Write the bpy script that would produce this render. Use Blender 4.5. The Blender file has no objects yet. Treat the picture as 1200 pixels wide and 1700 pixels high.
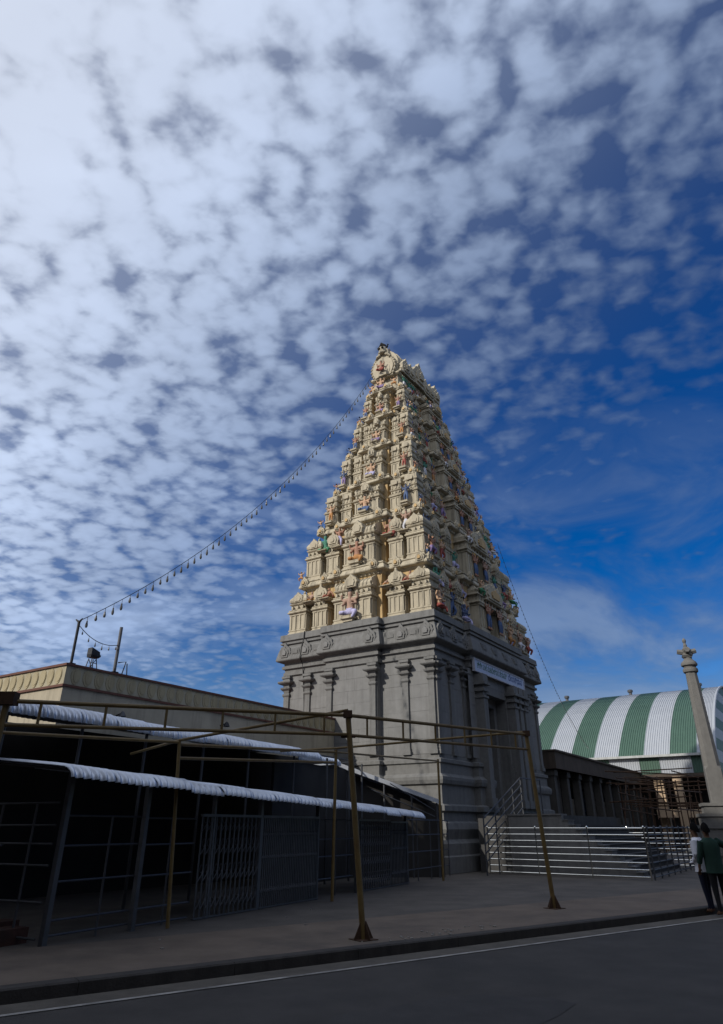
import bpy, bmesh, math, random
from mathutils import Vector, Matrix, Quaternion
random.seed(7)
R = math.radians; PI = math.pi
sc = bpy.context.scene
COL = sc.collection

# ------------------------------------------------------------------ camera
F_PX, W_PX = 1110.0, 1200.0
PITCH = math.atan2(572.0, F_PX)
cam_d = bpy.data.cameras.new('camera'); cam = bpy.data.objects.new('camera', cam_d); COL.objects.link(cam)
cam.location = (0, 0, 1.6)
cam.rotation_euler = (PI / 2 + PITCH, 0, 0)
cam_d.sensor_fit = 'HORIZONTAL'; cam_d.sensor_width = 36.0
cam_d.lens = 36.0 * F_PX / W_PX
cam_d.shift_y = -50.0 / W_PX
cam_d.clip_start = 0.05; cam_d.clip_end = 6000
sc.camera = cam

# ------------------------------------------------------------------ sun, sky
SUN_EL = R(31)
sh = Vector((-0.835, -0.55)).normalized()
SUN = Vector((sh.x * math.cos(SUN_EL), sh.y * math.cos(SUN_EL), math.sin(SUN_EL)))
ld = bpy.data.lights.new('sun', 'SUN'); ld.energy = 5.0; ld.angle = R(0.9); ld.color = (1.0, 0.95, 0.86)
lo = bpy.data.objects.new('sun', ld); COL.objects.link(lo)
lo.rotation_euler = SUN.to_track_quat('Z', 'Y').to_euler(); lo.location = (-40, -40, 60)

sc.view_settings.view_transform = 'Standard'; sc.view_settings.look = 'None'
sc.view_settings.exposure = -0.55; sc.view_settings.gamma = 1.0
sc.view_settings.use_curve_mapping = False
try:
    sc.cycles.max_bounces = 6; sc.cycles.diffuse_bounces = 2; sc.cycles.glossy_bounces = 3
except Exception:
    pass

world = bpy.data.worlds.new('World'); sc.world = world; world.use_nodes = True
def build_world():
    nt = world.node_tree; N = nt.nodes; L = nt.links
    N.clear()
    def n(t, **kw):
        x = N.new(t)
        for k, v in kw.items(): setattr(x, k, v)
        return x
    def math_(op, a, b=None, c=None, clamp=False):
        x = n('ShaderNodeMath', operation=op, use_clamp=clamp)
        for i, v in enumerate((a, b, c)):
            if v is None: continue
            if isinstance(v, (int, float)): x.inputs[i].default_value = v
            else: L.new(v, x.inputs[i])
        return x.outputs[0]
    def ramp(v, lo_, hi_, smooth=True):
        x = n('ShaderNodeMapRange', interpolation_type='SMOOTHSTEP' if smooth else 'LINEAR')
        L.new(v, x.inputs['Value']); x.inputs['From Min'].default_value = lo_; x.inputs['From Max'].default_value = hi_
        return x.outputs['Result']
    out = n('ShaderNodeOutputWorld'); bg = n('ShaderNodeBackground'); bg.inputs['Strength'].default_value = 0.087
    L.new(bg.outputs[0], out.inputs['Surface'])
    sky = n('ShaderNodeTexSky', sky_type='NISHITA'); sky.sun_disc = False
    sky.sun_elevation = SUN_EL; sky.sun_rotation = math.atan2(SUN.x, SUN.y) % (2 * PI)
    sky.altitude = 900; sky.air_density = 1.0; sky.dust_density = 0.35; sky.ozone_density = 2.2
    hsv = n('ShaderNodeHueSaturation'); hsv.inputs['Saturation'].default_value = 1.52; hsv.inputs['Value'].default_value = 1.4; hsv.inputs['Hue'].default_value = 0.518
    L.new(sky.outputs[0], hsv.inputs['Color'])
    tc = n('ShaderNodeTexCoord'); sep = n('ShaderNodeSeparateXYZ'); L.new(tc.outputs['Generated'], sep.inputs[0])
    zz = math_('ADD', math_('MAXIMUM', sep.outputs['Z'], 0.0), 0.16)
    px = math_('DIVIDE', sep.outputs['X'], zz); py = math_('DIVIDE', sep.outputs['Y'], zz)
    comb = n('ShaderNodeCombineXYZ'); L.new(px, comb.inputs[0]); L.new(py, comb.inputs[1]); P = comb.outputs[0]
    def noise(scale, detail=4, rough=0.55, dist=0.0, rot=0.0, stretch=(1, 1, 1), off=(0, 0, 0)):
        mp = n('ShaderNodeMapping'); L.new(P, mp.inputs['Vector'])
        mp.inputs['Rotation'].default_value = (0, 0, rot); mp.inputs['Scale'].default_value = stretch; mp.inputs['Location'].default_value = off
        x = n('ShaderNodeTexNoise'); x.noise_dimensions = '3D'
        L.new(mp.outputs[0], x.inputs['Vector'])
        x.inputs['Scale'].default_value = scale; x.inputs['Detail'].default_value = detail
        x.inputs['Roughness'].default_value = rough; x.inputs['Distortion'].default_value = dist
        return x.outputs[0]
    dot = n('ShaderNodeVectorMath', operation='DOT_PRODUCT'); L.new(tc.outputs['Generated'], dot.inputs[0]); dot.inputs[1].default_value = SUN
    sd = dot.outputs['Value']                              # nearness to the sun
    puffs = noise(11.5, 2.0, 0.45, 0.25, 0.45, (1.0, 1.2, 1), (3.1, 1.7, 0))   # altocumulus puffs in rows
    warp = n('ShaderNodeTexNoise'); L.new(P, warp.inputs['Vector']); warp.inputs['Scale'].default_value = 7.0; warp.inputs['Detail'].default_value = 3
    wv = n('ShaderNodeVectorMath', operation='SCALE'); L.new(warp.outputs['Color'], wv.inputs[0]); wv.inputs['Scale'].default_value = 0.14
    wa = n('ShaderNodeVectorMath', operation='ADD'); L.new(P, wa.inputs[0]); L.new(wv.outputs[0], wa.inputs[1])
    vo = n('ShaderNodeTexVoronoi', feature='SMOOTH_F1', voronoi_dimensions='2D'); L.new(wa.outputs[0], vo.inputs['Vector']); vo.inputs['Scale'].default_value = 15.5; vo.inputs['Smoothness'].default_value = 0.45
    cells = math_('SUBTRACT', 0.98, math_('MULTIPLY', vo.outputs['Distance'], 1.15))   # rounded cloudlets with narrow blue gaps
    small = noise(27.0, 2.5, 0.5, 0.3, 0.45, (1.0, 1.15, 1), (8.3, 2.7, 0))
    fine = noise(52.0, 2.5, 0.55, 0.2, 0.45, (1.0, 1.2, 1), (1.3, 7.7, 0))
    broad = noise(1.3, 2, 0.5, 0.3, 0.2, (1, 1, 1), (5.3, 2.2, 0))
    cover = math_('ADD', math_('ADD', math_('MULTIPLY', sd, 0.66), math_('MULTIPLY', broad, 0.42)), 0.21)
    dens = math_('ADD', math_('ADD', math_('ADD', math_('ADD', math_('MULTIPLY', puffs, 0.52), math_('MULTIPLY', cells, 0.46)), math_('MULTIPLY', small, 0.46)), math_('MULTIPLY', fine, 0.16)), cover)
    mask = ramp(dens, 0.78, 1.36)
    wz = n('ShaderNodeMapping'); L.new(tc.outputs['Generated'], wz.inputs['Vector']); wz.inputs['Scale'].default_value = (1.0, 1.0, 2.1)
    wn = n('ShaderNodeTexNoise'); L.new(wz.outputs[0], wn.inputs['Vector']); wn.inputs['Scale'].default_value = 4.2; wn.inputs['Detail'].default_value = 6
    wn.inputs['Roughness'].default_value = 0.56; wn.inputs['Distortion'].default_value = 0.6
    low = math_('SUBTRACT', 1.0, ramp(sep.outputs['Z'], 0.22, 0.62))
    veil = math_('MULTIPLY', math_('MULTIPLY', ramp(wn.outputs[0], 0.32, 0.62), low), 0.80)
    mask = math_('MULTIPLY', mask, math_('ADD', 0.40, math_('MULTIPLY', ramp(sd, -0.45, 0.22), 0.60)))
    mask = math_('MAXIMUM', mask, veil)
    mask = math_('MAXIMUM', mask, math_('MULTIPLY', ramp(sd, -0.50, 0.40), 0.54))
    thick = ramp(dens, 0.98, 1.55)
    # light in the clouds: brighter towards the sun (forward scatter) and where the layer is thick
    lum = math_('ADD', math_('MULTIPLY', ramp(sd, -0.55, 0.42), 8.8), 3.1)
    lum = math_('MULTIPLY', lum, math_('ADD', math_('MULTIPLY', thick, 0.36), 0.80))
    lum = math_('ADD', lum, math_('MULTIPLY', veil, 4.2))
    shade = math_('SUBTRACT', 1.10, math_('MULTIPLY', noise(4.0, 3, 0.5, 0.0, 0.45, (1, 1.3, 1), (3.18, 1.78, 0)), 0.24))
    lum = math_('MULTIPLY', lum, shade)
    col = n('ShaderNodeVectorMath', operation='SCALE'); tint = n('ShaderNodeMix', data_type='RGBA'); L.new(ramp(sd, -0.5, 0.75), tint.inputs['Factor'])
    tint.inputs[6].default_value = (0.60, 0.84, 1.30, 1); tint.inputs[7].default_value = (0.90, 0.97, 1.12, 1); L.new(tint.outputs[2], col.inputs[0]); L.new(lum, col.inputs['Scale'])
    mix = n('ShaderNodeMix', data_type='RGBA'); L.new(math_('MULTIPLY', mask, 0.93), mix.inputs['Factor'])
    L.new(hsv.outputs[0], mix.inputs[6]); L.new(col.outputs[0], mix.inputs[7])
    L.new(mix.outputs[2], bg.inputs['Color'])
build_world()

# ------------------------------------------------------------------ materials
MATS = {}
def mat(name, col, rough=0.8, metal=0.0, var=0.15, scale=3.0, bump=0.0, bscale=40.0, streak=0.0, streak_col=(0.02, 0.02, 0.018),
        blotch=0.0, blotch_col=(0.1, 0.07, 0.04), blotch_scale=1.2, spec=0.3):
    if name in MATS: return MATS[name]
    m = bpy.data.materials.new(name); m.use_nodes = True; MATS[name] = m
    nt = m.node_tree; N = nt.nodes; L = nt.links
    b = N['Principled BSDF']; b.inputs['Roughness'].default_value = rough; b.inputs['Metallic'].default_value = metal
    b.inputs['Specular IOR Level'].default_value = spec
    tc = N.new('ShaderNodeTexCoord')
    geo = N.new('ShaderNodeNewGeometry')
    pos = geo.outputs['Position']
    ns = N.new('ShaderNodeTexNoise'); ns.inputs['Scale'].default_value = scale; ns.inputs['Detail'].default_value = 6; ns.inputs['Roughness'].default_value = 0.6
    L.new(pos, ns.inputs['Vector'])
    mr = N.new('ShaderNodeMapRange'); L.new(ns.outputs[0], mr.inputs['Value'])
    mr.inputs['From Min'].default_value = 0.25; mr.inputs['From Max'].default_value = 0.75
    mr.inputs['To Min'].default_value = 1 - var; mr.inputs['To Max'].default_value = 1 + var
    vm = N.new('ShaderNodeVectorMath'); vm.operation = 'SCALE'; vm.inputs[0].default_value = col; L.new(mr.outputs[0], vm.inputs['Scale'])
    cur = vm.outputs[0]
    def mixin(fac, c):
        nonlocal cur
        mx = N.new('ShaderNodeMix'); mx.data_type = 'RGBA'
        L.new(fac, mx.inputs['Factor']); L.new(cur, mx.inputs[6]); mx.inputs[7].default_value = (*c, 1)
        cur = mx.outputs[2]
    if blotch > 0:
        n2 = N.new('ShaderNodeTexNoise'); n2.inputs['Scale'].default_value = blotch_scale; n2.inputs['Detail'].default_value = 7; n2.inputs['Roughness'].default_value = 0.68
        L.new(pos, n2.inputs['Vector'])
        m2 = N.new('ShaderNodeMapRange'); L.new(n2.outputs[0], m2.inputs['Value'])
        m2.inputs['From Min'].default_value = 0.48; m2.inputs['From Max'].default_value = 0.72; m2.inputs['To Max'].default_value = blotch
        mixin(m2.outputs[0], blotch_col)
    if streak > 0:
        mp = N.new('ShaderNodeMapping'); L.new(pos, mp.inputs['Vector']); mp.inputs['Scale'].default_value = (2.6, 2.6, 0.22)
        n3 = N.new('ShaderNodeTexNoise'); n3.inputs['Scale'].default_value = 1.6; n3.inputs['Detail'].default_value = 6; n3.inputs['Roughness'].default_value = 0.65
        L.new(mp.outputs[0], n3.inputs['Vector'])
        m3 = N.new('ShaderNodeMapRange'); L.new(n3.outputs[0], m3.inputs['Value'])
        m3.inputs['From Min'].default_value = 0.49; m3.inputs['From Max'].default_value = 0.75; m3.inputs['To Max'].default_value = streak
        mixin(m3.outputs[0], streak_col)
    L.new(cur, b.inputs['Base Color'])
    if bump > 0:
        nb = N.new('ShaderNodeTexNoise'); nb.inputs['Scale'].default_value = bscale; nb.inputs['Detail'].default_value = 4
        L.new(pos, nb.inputs['Vector'])
        bp = N.new('ShaderNodeBump'); bp.inputs['Strength'].default_value = bump; bp.inputs['Distance'].default_value = 0.02
        L.new(nb.outputs[0], bp.inputs['Height']); L.new(bp.outputs[0], b.inputs['Normal'])
    return m
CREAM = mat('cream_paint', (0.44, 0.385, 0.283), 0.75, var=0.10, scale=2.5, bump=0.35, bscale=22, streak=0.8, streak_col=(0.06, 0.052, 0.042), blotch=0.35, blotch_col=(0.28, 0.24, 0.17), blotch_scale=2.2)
OCHRE = mat('ochre_paint', (0.52, 0.36, 0.175), 0.78, var=0.12, scale=2.5, bump=0.3, bscale=22, streak=0.6, streak_col=(0.09, 0.06, 0.035))
STONE = mat('grey_granite', (0.165, 0.163, 0.158), 0.82, var=0.16, scale=5, bump=0.35, bscale=50, streak=0.5, streak_col=(0.06, 0.058, 0.055), blotch=0.35, blotch_col=(0.20, 0.195, 0.185), blotch_scale=0.9)
STONE2 = mat('grey_granite_block', (0.20, 0.198, 0.194), 0.85, var=0.14, scale=2.2, bump=0.3, bscale=45, streak=0.35, streak_col=(0.08, 0.077, 0.072), blotch=0.3, blotch_col=(0.16, 0.155, 0.15), blotch_scale=0.7)
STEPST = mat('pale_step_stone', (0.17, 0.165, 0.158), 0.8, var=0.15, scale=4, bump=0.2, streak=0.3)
PILLST = mat('pillar_stone', (0.155, 0.15, 0.142), 0.85, var=0.14, scale=4, bump=0.3, bscale=40, streak=0.4, streak_col=(0.08, 0.075, 0.07))
BLACK = mat('plain_black', (0.012, 0.012, 0.012), 0.6, var=0.2)
DARKDOOR = mat('dark_wood', (0.05, 0.032, 0.02), 0.6, var=0.25, scale=6)
ASPH = mat('asphalt', (0.062, 0.056, 0.051), 0.9, var=0.22, scale=1.4, bump=0.5, bscale=120, blotch=0.5, blotch_col=(0.035, 0.034, 0.034), blotch_scale=0.5)
PAVE = mat('pavement_concrete', (0.16, 0.125, 0.096), 0.9, var=0.22, scale=1.3, bump=0.4, bscale=70, blotch=0.55, blotch_col=(0.055, 0.05, 0.046), blotch_scale=0.55)
YARD = mat('yard_concrete', (0.115, 0.10, 0.085), 0.9, var=0.25, scale=1.1, bump=0.4, bscale=70, blotch=0.5, blotch_col=(0.04, 0.038, 0.036), blotch_scale=0.5)
KERB = mat('kerb_concrete', (0.06, 0.053, 0.047), 0.9, var=0.25, scale=3, bump=0.4, streak=0.5)
DUST = mat('gutter_dust', (0.105, 0.092, 0.075), 0.95, var=0.3, scale=2.5, bump=0.3)
EARTH = mat('earth', (0.13, 0.10, 0.07), 0.95, var=0.25, scale=0.3)
ROADWHITE = mat('worn_white_paint', (0.33, 0.31, 0.28), 0.8, var=0.3, scale=6, blotch=0.95, blotch_col=(0.08, 0.075, 0.07), blotch_scale=2.5)
TIN = mat('galvanised_tin', (0.45, 0.49, 0.57), 0.36, 0.7, var=0.16, scale=2.0, blotch=0.3, blotch_col=(0.25, 0.24, 0.23), blotch_scale=1.6)
YELLOW = mat('yellow_pipe_paint', (0.18, 0.122, 0.045), 0.55, 0.0, var=0.2, scale=5, blotch=0.55, blotch_col=(0.12, 0.06, 0.025), blotch_scale=4)
RUST = mat('rusty_iron', (0.075, 0.042, 0.025), 0.8, 0.1, var=0.3, scale=8)
GREYPIPE = mat('grey_pipe_paint', (0.085, 0.088, 0.097), 0.5, 0.3, var=0.2, scale=5)
DARKPIPE = mat('dark_iron', (0.035, 0.036, 0.04), 0.55, 0.3, var=0.2, scale=5)
STEEL = mat('polished_steel', (0.80, 0.78, 0.70), 0.16, 1.0, var=0.06)
WALLC = mat('cream_wall', (0.42, 0.37, 0.28), 0.85, var=0.10, scale=1.5, bump=0.2, streak=0.5, streak_col=(0.13, 0.115, 0.09), blotch=0.35, blotch_col=(0.28, 0.25, 0.2), blotch_scale=1.0)
PARAP = mat('parapet_cream', (0.40, 0.36, 0.26), 0.85, var=0.10, scale=2, streak=0.5, streak_col=(0.12, 0.10, 0.07))
PETAL = mat('petal_ochre', (0.37, 0.315, 0.20), 0.8, var=0.12, scale=3, streak=0.4, streak_col=(0.14, 0.1, 0.05))
REDTRIM = mat('red_oxide_trim', (0.13, 0.06, 0.045), 0.8, var=0.2, scale=3)
DARKWALL = mat('dark_wall', (0.045, 0.042, 0.04), 0.9, var=0.25, scale=1.0)  # plain dark tone shared by the shed and hall walls
BRICK = mat('brick', (0.16, 0.07, 0.045), 0.9, var=0.25, scale=5)
HGREEN = mat('green_roof_sheet', (0.062, 0.115, 0.086), 0.5, 0.0, var=0.10, scale=0.5, streak=0.25, streak_col=(0.1, 0.2, 0.13))
HWHITE = mat('white_roof_sheet', (0.36, 0.38, 0.41), 0.5, 0.0, var=0.06, scale=0.5, streak=0.22, streak_col=(0.42, 0.42, 0.42))
BEIGE = mat('beige_plaster', (0.45, 0.33, 0.22), 0.85, var=0.12)
BROWNROOF = mat('brown_roof', (0.085, 0.065, 0.05), 0.85, var=0.25, scale=1.5, streak=0.4)
LOWWALL = mat('low_building_wall', (0.075, 0.07, 0.064), 0.85, var=0.2, streak=0.4)
BLUEWIN = mat('blue_grey_glass', (0.06, 0.075, 0.11), 0.25, 0.0, var=0.2, spec=0.5)
SIGNW = mat('sign_white', (0.42, 0.47, 0.62), 0.5, var=0.05)
SIGNB = mat('sign_letters_blue', (0.03, 0.06, 0.22), 0.5, var=0.05)
SIGNG = mat('sign_letters_green', (0.04, 0.13, 0.07), 0.5, var=0.05)
BULB = mat('bulb_glass', (0.10, 0.10, 0.10), 0.3, var=0.1)
def flat(name, col, rough=0.7): return mat(name, col, rough, var=0.10, scale=6, streak=0.25, streak_col=(0.05, 0.04, 0.035))
SKINS = [flat('statue_terracotta', (0.34, 0.18, 0.12)), flat('statue_tan', (0.50, 0.32, 0.20)), flat('statue_blue', (0.075, 0.10, 0.18)),
         flat('statue_pink', (0.36, 0.23, 0.17)), flat('statue_green', (0.06, 0.20, 0.14))]
CLOTHS = [flat('cloth_lavender', (0.42, 0.40, 0.60)), flat('cloth_white', (0.62, 0.62, 0.66)), flat('cloth_red', (0.27, 0.065, 0.05)),
          flat('cloth_blue', (0.075, 0.12, 0.24)), flat('cloth_orange', (0.42, 0.20, 0.07)), flat('cloth_green', (0.05, 0.20, 0.10)), flat('cloth_purple', (0.24, 0.17, 0.33))]
HAIRS = [flat('statue_black_hair', (0.025, 0.022, 0.02)), flat('statue_gold', (0.38, 0.24, 0.07)), flat('statue_cream_crown', (0.5, 0.42, 0.28))]
P_SKIN = mat('brown_skin', (0.16, 0.085, 0.05), 0.6, var=0.08)
P_HAIR = mat('black_hair', (0.008, 0.007, 0.007), 0.8, var=0.3, scale=60, bump=0.5, bscale=200, spec=0.08)
P_WHITE = mat('white_shirt_cotton', (0.80, 0.80, 0.86), 0.9, var=0.06, scale=8)
P_GREEN = mat('green_shirt_cotton', (0.022, 0.052, 0.040), 0.9, var=0.15, scale=8)
P_NAVY = mat('navy_trousers', (0.014, 0.016, 0.034), 0.9, var=0.15, scale=8)
P_DARK = mat('dark_trousers', (0.014, 0.014, 0.016), 0.9, var=0.15, scale=8)
P_SOLE = mat('sandal_leather', (0.10, 0.05, 0.025), 0.7, var=0.1)

# ------------------------------------------------------------------ mesh helpers
class MB:
    def __init__(s): s.v = []; s.f = []; s.m = []
    def box(s, x0, y0, z0, x1, y1, z1, mi=0):
        b = len(s.v)
        s.v += [(x0, y0, z0), (x1, y0, z0), (x1, y1, z0), (x0, y1, z0), (x0, y0, z1), (x1, y0, z1), (x1, y1, z1), (x0, y1, z1)]
        for q in ((0, 3, 2, 1), (4, 5, 6, 7), (0, 1, 5, 4), (1, 2, 6, 5), (2, 3, 7, 6), (3, 0, 4, 7)):
            s.f.append([b + i for i in q]); s.m.append(mi)
        return s
    def loft(s, rings, mi=0, cap0=True, cap1=True, closed=True):
        n = len(rings[0]); b = len(s.v)
        for r in rings: s.v += [tuple(p) for p in r]
        for k in range(len(rings) - 1):
            m_ = mi[k] if isinstance(mi, (list, tuple)) else mi
            for i in range(n if closed else n - 1):
                j = (i + 1) % n
                s.f.append([b + k * n + i, b + k * n + j, b + (k + 1) * n + j, b + (k + 1) * n + i]); s.m.append(m_)
        m0 = mi[0] if isinstance(mi, (list, tuple)) else mi
        if cap0: s.f.append([b + i for i in range(n)][::-1]); s.m.append(m0)
        if cap1: s.f.append([b + (len(rings) - 1) * n + i for i in range(n)]); s.m.append(m0 if not isinstance(mi, (list, tuple)) else mi[-1])
        return s
    def prism(s, poly, y0, y1, mi=0):
        """poly: (x, z) counter-clockwise seen from -Y; y0 front, y1 back"""
        return s.loft([[(x, y1, z) for x, z in poly], [(x, y0, z) for x, z in poly]][::-1], mi) if False else s._prism(poly, y0, y1, mi)
    def _prism(s, poly, y0, y1, mi):
        n = len(poly); b = len(s.v)
        s.v += [(x, y0, z) for x, z in poly] + [(x, y1, z) for x, z in poly]
        s.f.append([b + i for i in range(n)]); s.m.append(mi)
        s.f.append([b + n + i for i in range(n)][::-1]); s.m.append(mi)
        for i in range(n):
            j = (i + 1) % n
            s.f.append([b + i, b + n + i, b + n + j, b + j]); s.m.append(mi)
        return s
    def tube(s, pts, r, n=6, mi=0, caps=True):
        pts = [Vector(p) for p in pts]; rings = []
        for i, p in enumerate(pts):
            d = (pts[min(i + 1, len(pts) - 1)] - pts[max(i - 1, 0)]).normalized()
            ref = Vector((0, 0, 1)) if abs(d.z) < 0.9 else Vector((1, 0, 0))
            u = d.cross(ref).normalized(); w = u.cross(d)
            rr = r[i] if isinstance(r, (list, tuple)) else r
            rings.append([p + rr * (math.cos(2 * PI * k / n) * u + math.sin(2 * PI * k / n) * -w) for k in range(n)])
        return s.loft(rings, mi, caps, caps)
    def lathe(s, prof, n=12, c=(0, 0, 0), mi=0, sq=None):
        rings = []
        for r, z in prof:
            rings.append([(c[0] + r * math.cos(2 * PI * (k + 0.5) / n), c[1] + r * math.sin(2 * PI * (k + 0.5) / n), c[2] + z) for k in range(n)])
        return s.loft(rings, mi)
    def mesh(s, name, mats, smooth=False):
        me = bpy.data.meshes.new(name); me.from_pydata(s.v, [], s.f)
        for m in (mats if isinstance(mats, (list, tuple)) else [mats]): me.materials.append(m)
        if s.m: me.polygons.foreach_set('material_index', s.m)
        if smooth:
            me.polygons.foreach_set('use_smooth', [True] * len(me.polygons))
            try: me.set_sharp_from_angle(angle=R(40))
            except Exception: pass
        me.update(); return me
def link(name, me, parent=None, loc=(0, 0, 0), rz=0.0, scale=None):
    o = bpy.data.objects.new(name, me); COL.objects.link(o)
    if parent: o.parent = parent
    o.location = loc; o.rotation_euler = (0, 0, rz)
    if scale: o.scale = scale
    return o
def obj(name, mb, mats, parent=None, loc=(0, 0, 0), rz=0.0, smooth=False):
    return link(name, mb.mesh(name, mats, smooth), parent, loc, rz)
def tag(o, label, cat, group=None):
    o['label'] = label; o['category'] = cat
    if group: o['group'] = group
    return o
def thing(name, label, cat, loc=(0, 0, 0), rz=0.0, group=None):
    o = bpy.data.objects.new(name, None); COL.objects.link(o); o.empty_display_size = 0.3
    o.location = loc; o.rotation_euler = (0, 0, rz)
    return tag(o, label, cat, group)
def structure(o): o['kind'] = 'structure'; return o
def stuff(o): o['kind'] = 'stuff'; return o

# ------------------------------------------------------------------ ground, road, pavement
KD = Vector((0.811, 0.585)).normalized()          # along the kerb
KN = Vector((KD.y, -KD.x))                        # towards the road
KP = Vector((1.57, 13.11))                        # a point on the kerb's top edge
def kp(s, t, z): q = KP + KD * s + KN * t; return (q.x, q.y, z)
structure(obj('ground', MB().loft([[(-2500, -2500, -0.17), (2500, -2500, -0.17), (2500, 2500, -0.17), (-2500, 2500, -0.17)]], 0, False, True), EARTH))
def strip(name, m, s0, s1, t0, t1, z, seg=1):
    mb = MB(); b = []
    for i in range(seg + 1):
        s_ = s0 + (s1 - s0) * i / seg
        mb.v += [kp(s_, t1, z), kp(s_, t0, z)]
    for i in range(seg): mb.f.append([2 * i, 2 * i + 2, 2 * i + 3, 2 * i + 1]); mb.m.append(0)
    return structure(obj(name, mb, m))
strip('road', ASPH, -60, 200, 0.2, 24, -0.115)
strip('gutter', DUST, -60, 200, 0.16, 0.62, -0.111)
strip('road_marking', ROADWHITE, -60, 200, 0.62, 0.70, -0.107)
for k_, (s_, t_, l_, w_) in enumerate(((9, 3.2, 2.6, .9), (4.2, 5.2, 3.4, 1.1), (-3.5, 3.4, 1.8, .8), (0.5, 7.2, 2.6, 1.4))):
    pts_ = []
    for q_ in range(16):
        a_ = 2 * PI * q_ / 16; pts_.append(kp(s_ + l_ * math.cos(a_) * random.uniform(.8, 1.1), t_ + w_ * math.sin(a_) * random.uniform(.75, 1.1), -.1115))
    structure(obj('road_patch', MB().loft([pts_[::-1]], 0, False, True), mat('tar_patch', (.05, .046, .043), .85, var=.25, scale=2.5, bump=.5, bscale=90)))
# the raised pavement: a worn concrete strip by the kerb and the darker yard behind it
mb = MB()
for s0 in range(-60, 120, 2):
    mb.loft([[kp(s0 + 0.004, 0.0, -0.3), kp(s0 + 1.996, 0.0, -0.3), kp(s0 + 1.996, -0.22, -0.3), kp(s0 + 0.004, -0.22, -0.3)],
             [kp(s0 + 0.004, 0.012, -0.012), kp(s0 + 1.996, 0.012, -0.012), kp(s0 + 1.996, -0.22, -0.012), kp(s0 + 0.004, -0.22, -0.012)],
             [kp(s0 + 0.004, -0.012, 0.006), kp(s0 + 1.996, -0.012, 0.006), kp(s0 + 1.996, -0.22, 0.006), kp(s0 + 0.004, -0.22, 0.006)]])
structure(obj('kerb', mb, KERB))
strip('pavement', PAVE, -60, 120, -2.9, -0.22, 0.0)
strip('yard', YARD, -60, 120, -120, -2.9, -0.012)
mb = MB()
for i in range(46):
    s_, t_ = random.uniform(-1.6, 1.5), -random.uniform(0.25, 0.8)
    if i > 34: s_, t_ = random.uniform(-6, 9), -random.uniform(0.3, 9)
    a = random.uniform(0, 6); r = random.uniform(0.012, 0.035); q = kp(s_, t_, 0)
    z0 = 0.0
    ring = [(q[0] + r * random.uniform(.6, 1.2) * math.cos(a + k * 1.26), q[1] + r * random.uniform(.6, 1.2) * math.sin(a + k * 1.26)) for k in range(5)]
    mb.loft([[(x, y, z0 - 0.02) for x, y in ring], [(x, y, z0 + r * 0.5) for x, y in ring]])
stuff(obj('litter', mb, mat('paper_scraps', (0.30, 0.28, 0.25), 0.9)))

# ------------------------------------------------------------------ temple tower
TW, TL = 12.37, 8.40                               # long side (local x), short side (local y)
TC = (3.2, 29.9)
TROT = math.atan2(0.834, 0.5515)
tower = thing('temple_tower', 'tall tapering temple gateway tower, cream sculpted storeys over a grey stone base', 'temple tower', (TC[0], TC[1], 0), TROT)
def plan(ix, iy, z, e=0.0, px=2.8, py=1.25, pd=0.3):
    x0, x1, y0, y1 = ix - e, TW - ix + e, iy - e, TL - iy + e
    cx, cy = TW / 2, TL / 2; px = px + e; py = py + e
    pts = [(x0, y0), (cx - px, y0), (cx - px, y0 - pd), (cx + px, y0 - pd), (cx + px, y0),
           (x1, y0), (x1, cy - py), (x1 + pd, cy - py), (x1 + pd, cy + py), (x1, cy + py),
           (x1, y1), (cx + px, y1), (cx + px, y1 + pd), (cx - px, y1 + pd), (cx - px, y1),
           (x0, y1), (x0, cy + py), (x0 - pd, cy + py), (x0 - pd, cy - py), (x0, cy - py)]
    return [(x, y, z) for x, y in pts]
def cut(o, x0, y0, z0, x1, y1, z1):
    c = obj('cutter', MB().box(x0, y0, z0, x1, y1, z1), STONE, tower)
    m = o.modifiers.new('b', 'BOOLEAN'); m.operation = 'DIFFERENCE'; m.object = c; m.solver = 'EXACT'
    bpy.context.view_layer.update()
    dg = bpy.context.evaluated_depsgraph_get()
    me = bpy.data.meshes.new_from_object(o.evaluated_get(dg)); o.modifiers.clear(); o.data = me
    bpy.data.objects.remove(c)
BPX, BPY = 3.1, 1.42
DX0, DX1, DZ0, DZ1 = 4.45, 7.15, 2.0, 7.35
prof = [(0.55, 0), (0.55, 0.55), (0.45, 0.6), (0.45, 1.0), (0.30, 1.15), (0.34, 1.3), (0.40, 1.5), (0.34, 1.72), (0.2, 1.8), (0.2, 2.1), (0.32, 2.16), (0.32, 2.35),
        (0.16, 2.42), (0.16, 3.1), (0.26, 3.16), (0.30, 3.3), (0.30, 3.42), (0.2, 3.5), (0.13, 3.56), (0.13, 3.92), (0.2, 3.97), (0.2, 4.1), (0.06, 4.16), (0.06, 4.3)]
mb = MB().loft([plan(0, 0, z, e, BPX, BPY) for e, z in prof])
plinth = obj('plinth', mb, STONE, tower); cut(plinth, DX0, -2, DZ0, DX1, 4.5, 5.0)
mb = MB().loft([plan(0, 0, z, 0, BPX, BPY) for z in (4.303, 8.3)])
wall = obj('base_wall', mb, STONE, tower); cut(wall, DX0, -2, 3.5, DX1, 4.5, DZ1)
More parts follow.
